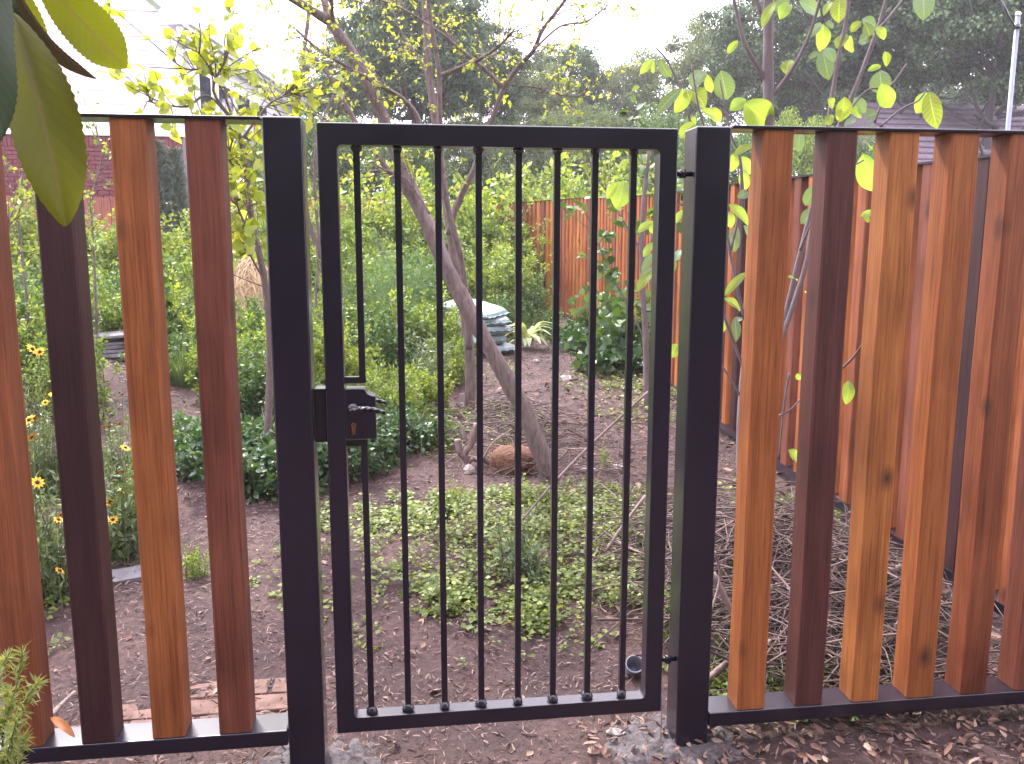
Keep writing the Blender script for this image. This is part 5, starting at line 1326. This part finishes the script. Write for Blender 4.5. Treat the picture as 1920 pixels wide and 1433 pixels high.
for d0, d1 in ((.9, 1.5), (2.0, 2.9), (3.2, 4.1), (4.7, 5.5), (6.1, 7.0)):
    w_ = sbox('window', d0 - .09, d1 + .09, ZB + .25, ZE - .55, .003, .062 + .01, M_TRIM); sbox('pane', d0, d1, ZB + .35, ZE - .65, .02, .08, M_GLASS, w_)
sbox('sill_band', 3.2, 10, hz_(270, 450)*1.0, hz_(262, 450) + .05, .062, .2, M_TRIM)
hp2 = x0 / 2
zz = ZE; kk = 0
while zz < ZE + 2.9:
    f0 = (zz - ZE) / 3.0; xa, xb = x0 * f0 / 2, x0 * (1 - f0 / 2); g0 = min(1, (zz + .235 - ZE) / 3.0); xc, xd = x0 * g0 / 2, x0 * (1 - g0 / 2)
    mb = MB(); mb.add([(xb,.03,zz),(xa,.03,zz),(xc,.048,zz+.235),(xd,.048,zz+.235),(xb,.4,zz),(xa,.4,zz),(xc,.4,zz+.235),(xd,.4,zz+.235)], [(0,1,2,3),(4,7,6,5),(0,4,5,1),(1,5,6,2),(3,2,6,7),(0,3,7,4)]); mb.build('plank', M_SIDE, hs); zz += .236
mb = MB(); mb.add([(.25,-.3,ZE-.1),(hp2,-.3,ZE+3.05),(x0-.2,-.3,ZE-.1),(.25,-.3,ZE+.06),(hp2,-.3,ZE+3.2),(x0-.2,-.3,ZE+.06),(1.5,10,ZE-.1),(hp2+1.2,10,ZE+3.05),(x0+1,10,ZE-.1),(1.5,10,ZE+.06),(hp2+1.2,10,ZE+3.2),(x0+1,10,ZE+.06)],
  [(0,3,4,1),(1,4,5,2),(3,9,10,4),(4,10,11,5),(0,1,7,6),(1,2,8,7),(0,6,9,3),(2,5,11,8),(6,7,10,9),(7,8,11,10)]); rfo = mb.build('roof', M_TRIM, hs); fixnormals(rfo.data)

# ------------------------------------------------------------------ brown house with shingle roof (right background)
yh = 17.5; q = at(1905, 240, yh); rh = thing('brown_house', (q[0], yh + 2, float(gz(q[0], yh + 2))), 'brown house with purple-grey shingle roof beneath the oak at the right', 'house')
M_BRW = m_plain('brown_wall_boards', (.13,.09,.09), .8, .2, 10); M_SH = m_plain('purple_grey_shingle', (.15,.115,.15), .9, .3, 20, bumps=.6, jitter=True)
W_ = 5; zt = at(1790, 300, yh)[2] - rh.location.z; zp = at(1790, 165, yh + 2)[2] - rh.location.z
MB().box((-1.3, 0, -.3), (W_, 5, zt)).build('wall', M_BRW, rh)
nrow = 12
for i in range(nrow):
    t0, t1 = i / nrow, (i + 1) / nrow; ya, yb_ = -.5 + 3 * t0, -.5 + 3 * t1 + .06; za, zb_ = zt - .15 + (zp - zt + .15) * t0, zt - .15 + (zp - zt + .15) * t1
    n_ = 22; wd = (W_ + 1.9) / n_
    for k_ in range(n_):
        xa = -1.6 + k_ * wd + (wd/2 if i % 2 else 0) + .004; xb = xa + wd - .012; mb = MB(); dz = rr.uniform(.025,.045)
        mb.add([(xa,ya,za+dz),(xb,ya,za+dz),(xb,yb_,zb_),(xa,yb_,zb_),(xa,ya,za),(xb,ya,za),(xb,yb_,zb_-.02),(xa,yb_,zb_-.02)], [(0,1,2,3),(4,5,1,0),(5,6,2,1),(7,4,0,3),(4,7,6,5)]); mb.build('shingle', M_SH, rh)
mb = MB(); mb.add([(-1.6,2.6,zp-.03),(W_+.4,2.6,zp-.03),(W_+.4,5.6,zt-.2),(-1.6,5.6,zt-.2),(-1.6,-.45,zt-.18),(W_+.4,-.45,zt-.18)], [(0,1,2,3),(0,4,5,1),(0,3,4),(1,5,2)]); mb.build('roof', M_SH, rh)
# grey pole
q0 = at(1888, 260, 8.0); q1 = at(1911, 30, 8.0)
po = thing('metal_pole', G(q0[0], 8.0), 'tall grey metal pole rising above the right end of the fence', 'pole')
MB().tube([(0,0,-.3), (0,0,q1[2]-po.location.z)], .028, 14).build('shaft', m_plain('galvanised_steel', (.19,.21,.28), .45, .12, 9, .3), po, True)
hz1 = q1[2]-po.location.z
MB().tube([(0,0,hz1+.0005),(0,0,hz1+.03),(0,0,hz1+.05)], [.033,.036,.02], 12).build('cap', M_TRIM, po, True)
MB().tube([(-.0,0,hz1-.16),(0,0,hz1-.1)], .040, 12).tube([(-.03,0,hz1-.13),(-.14,0,hz1+.02),(-.25,0,hz1+.2)], .012, 6).build('bracket', STEEL, po, True)
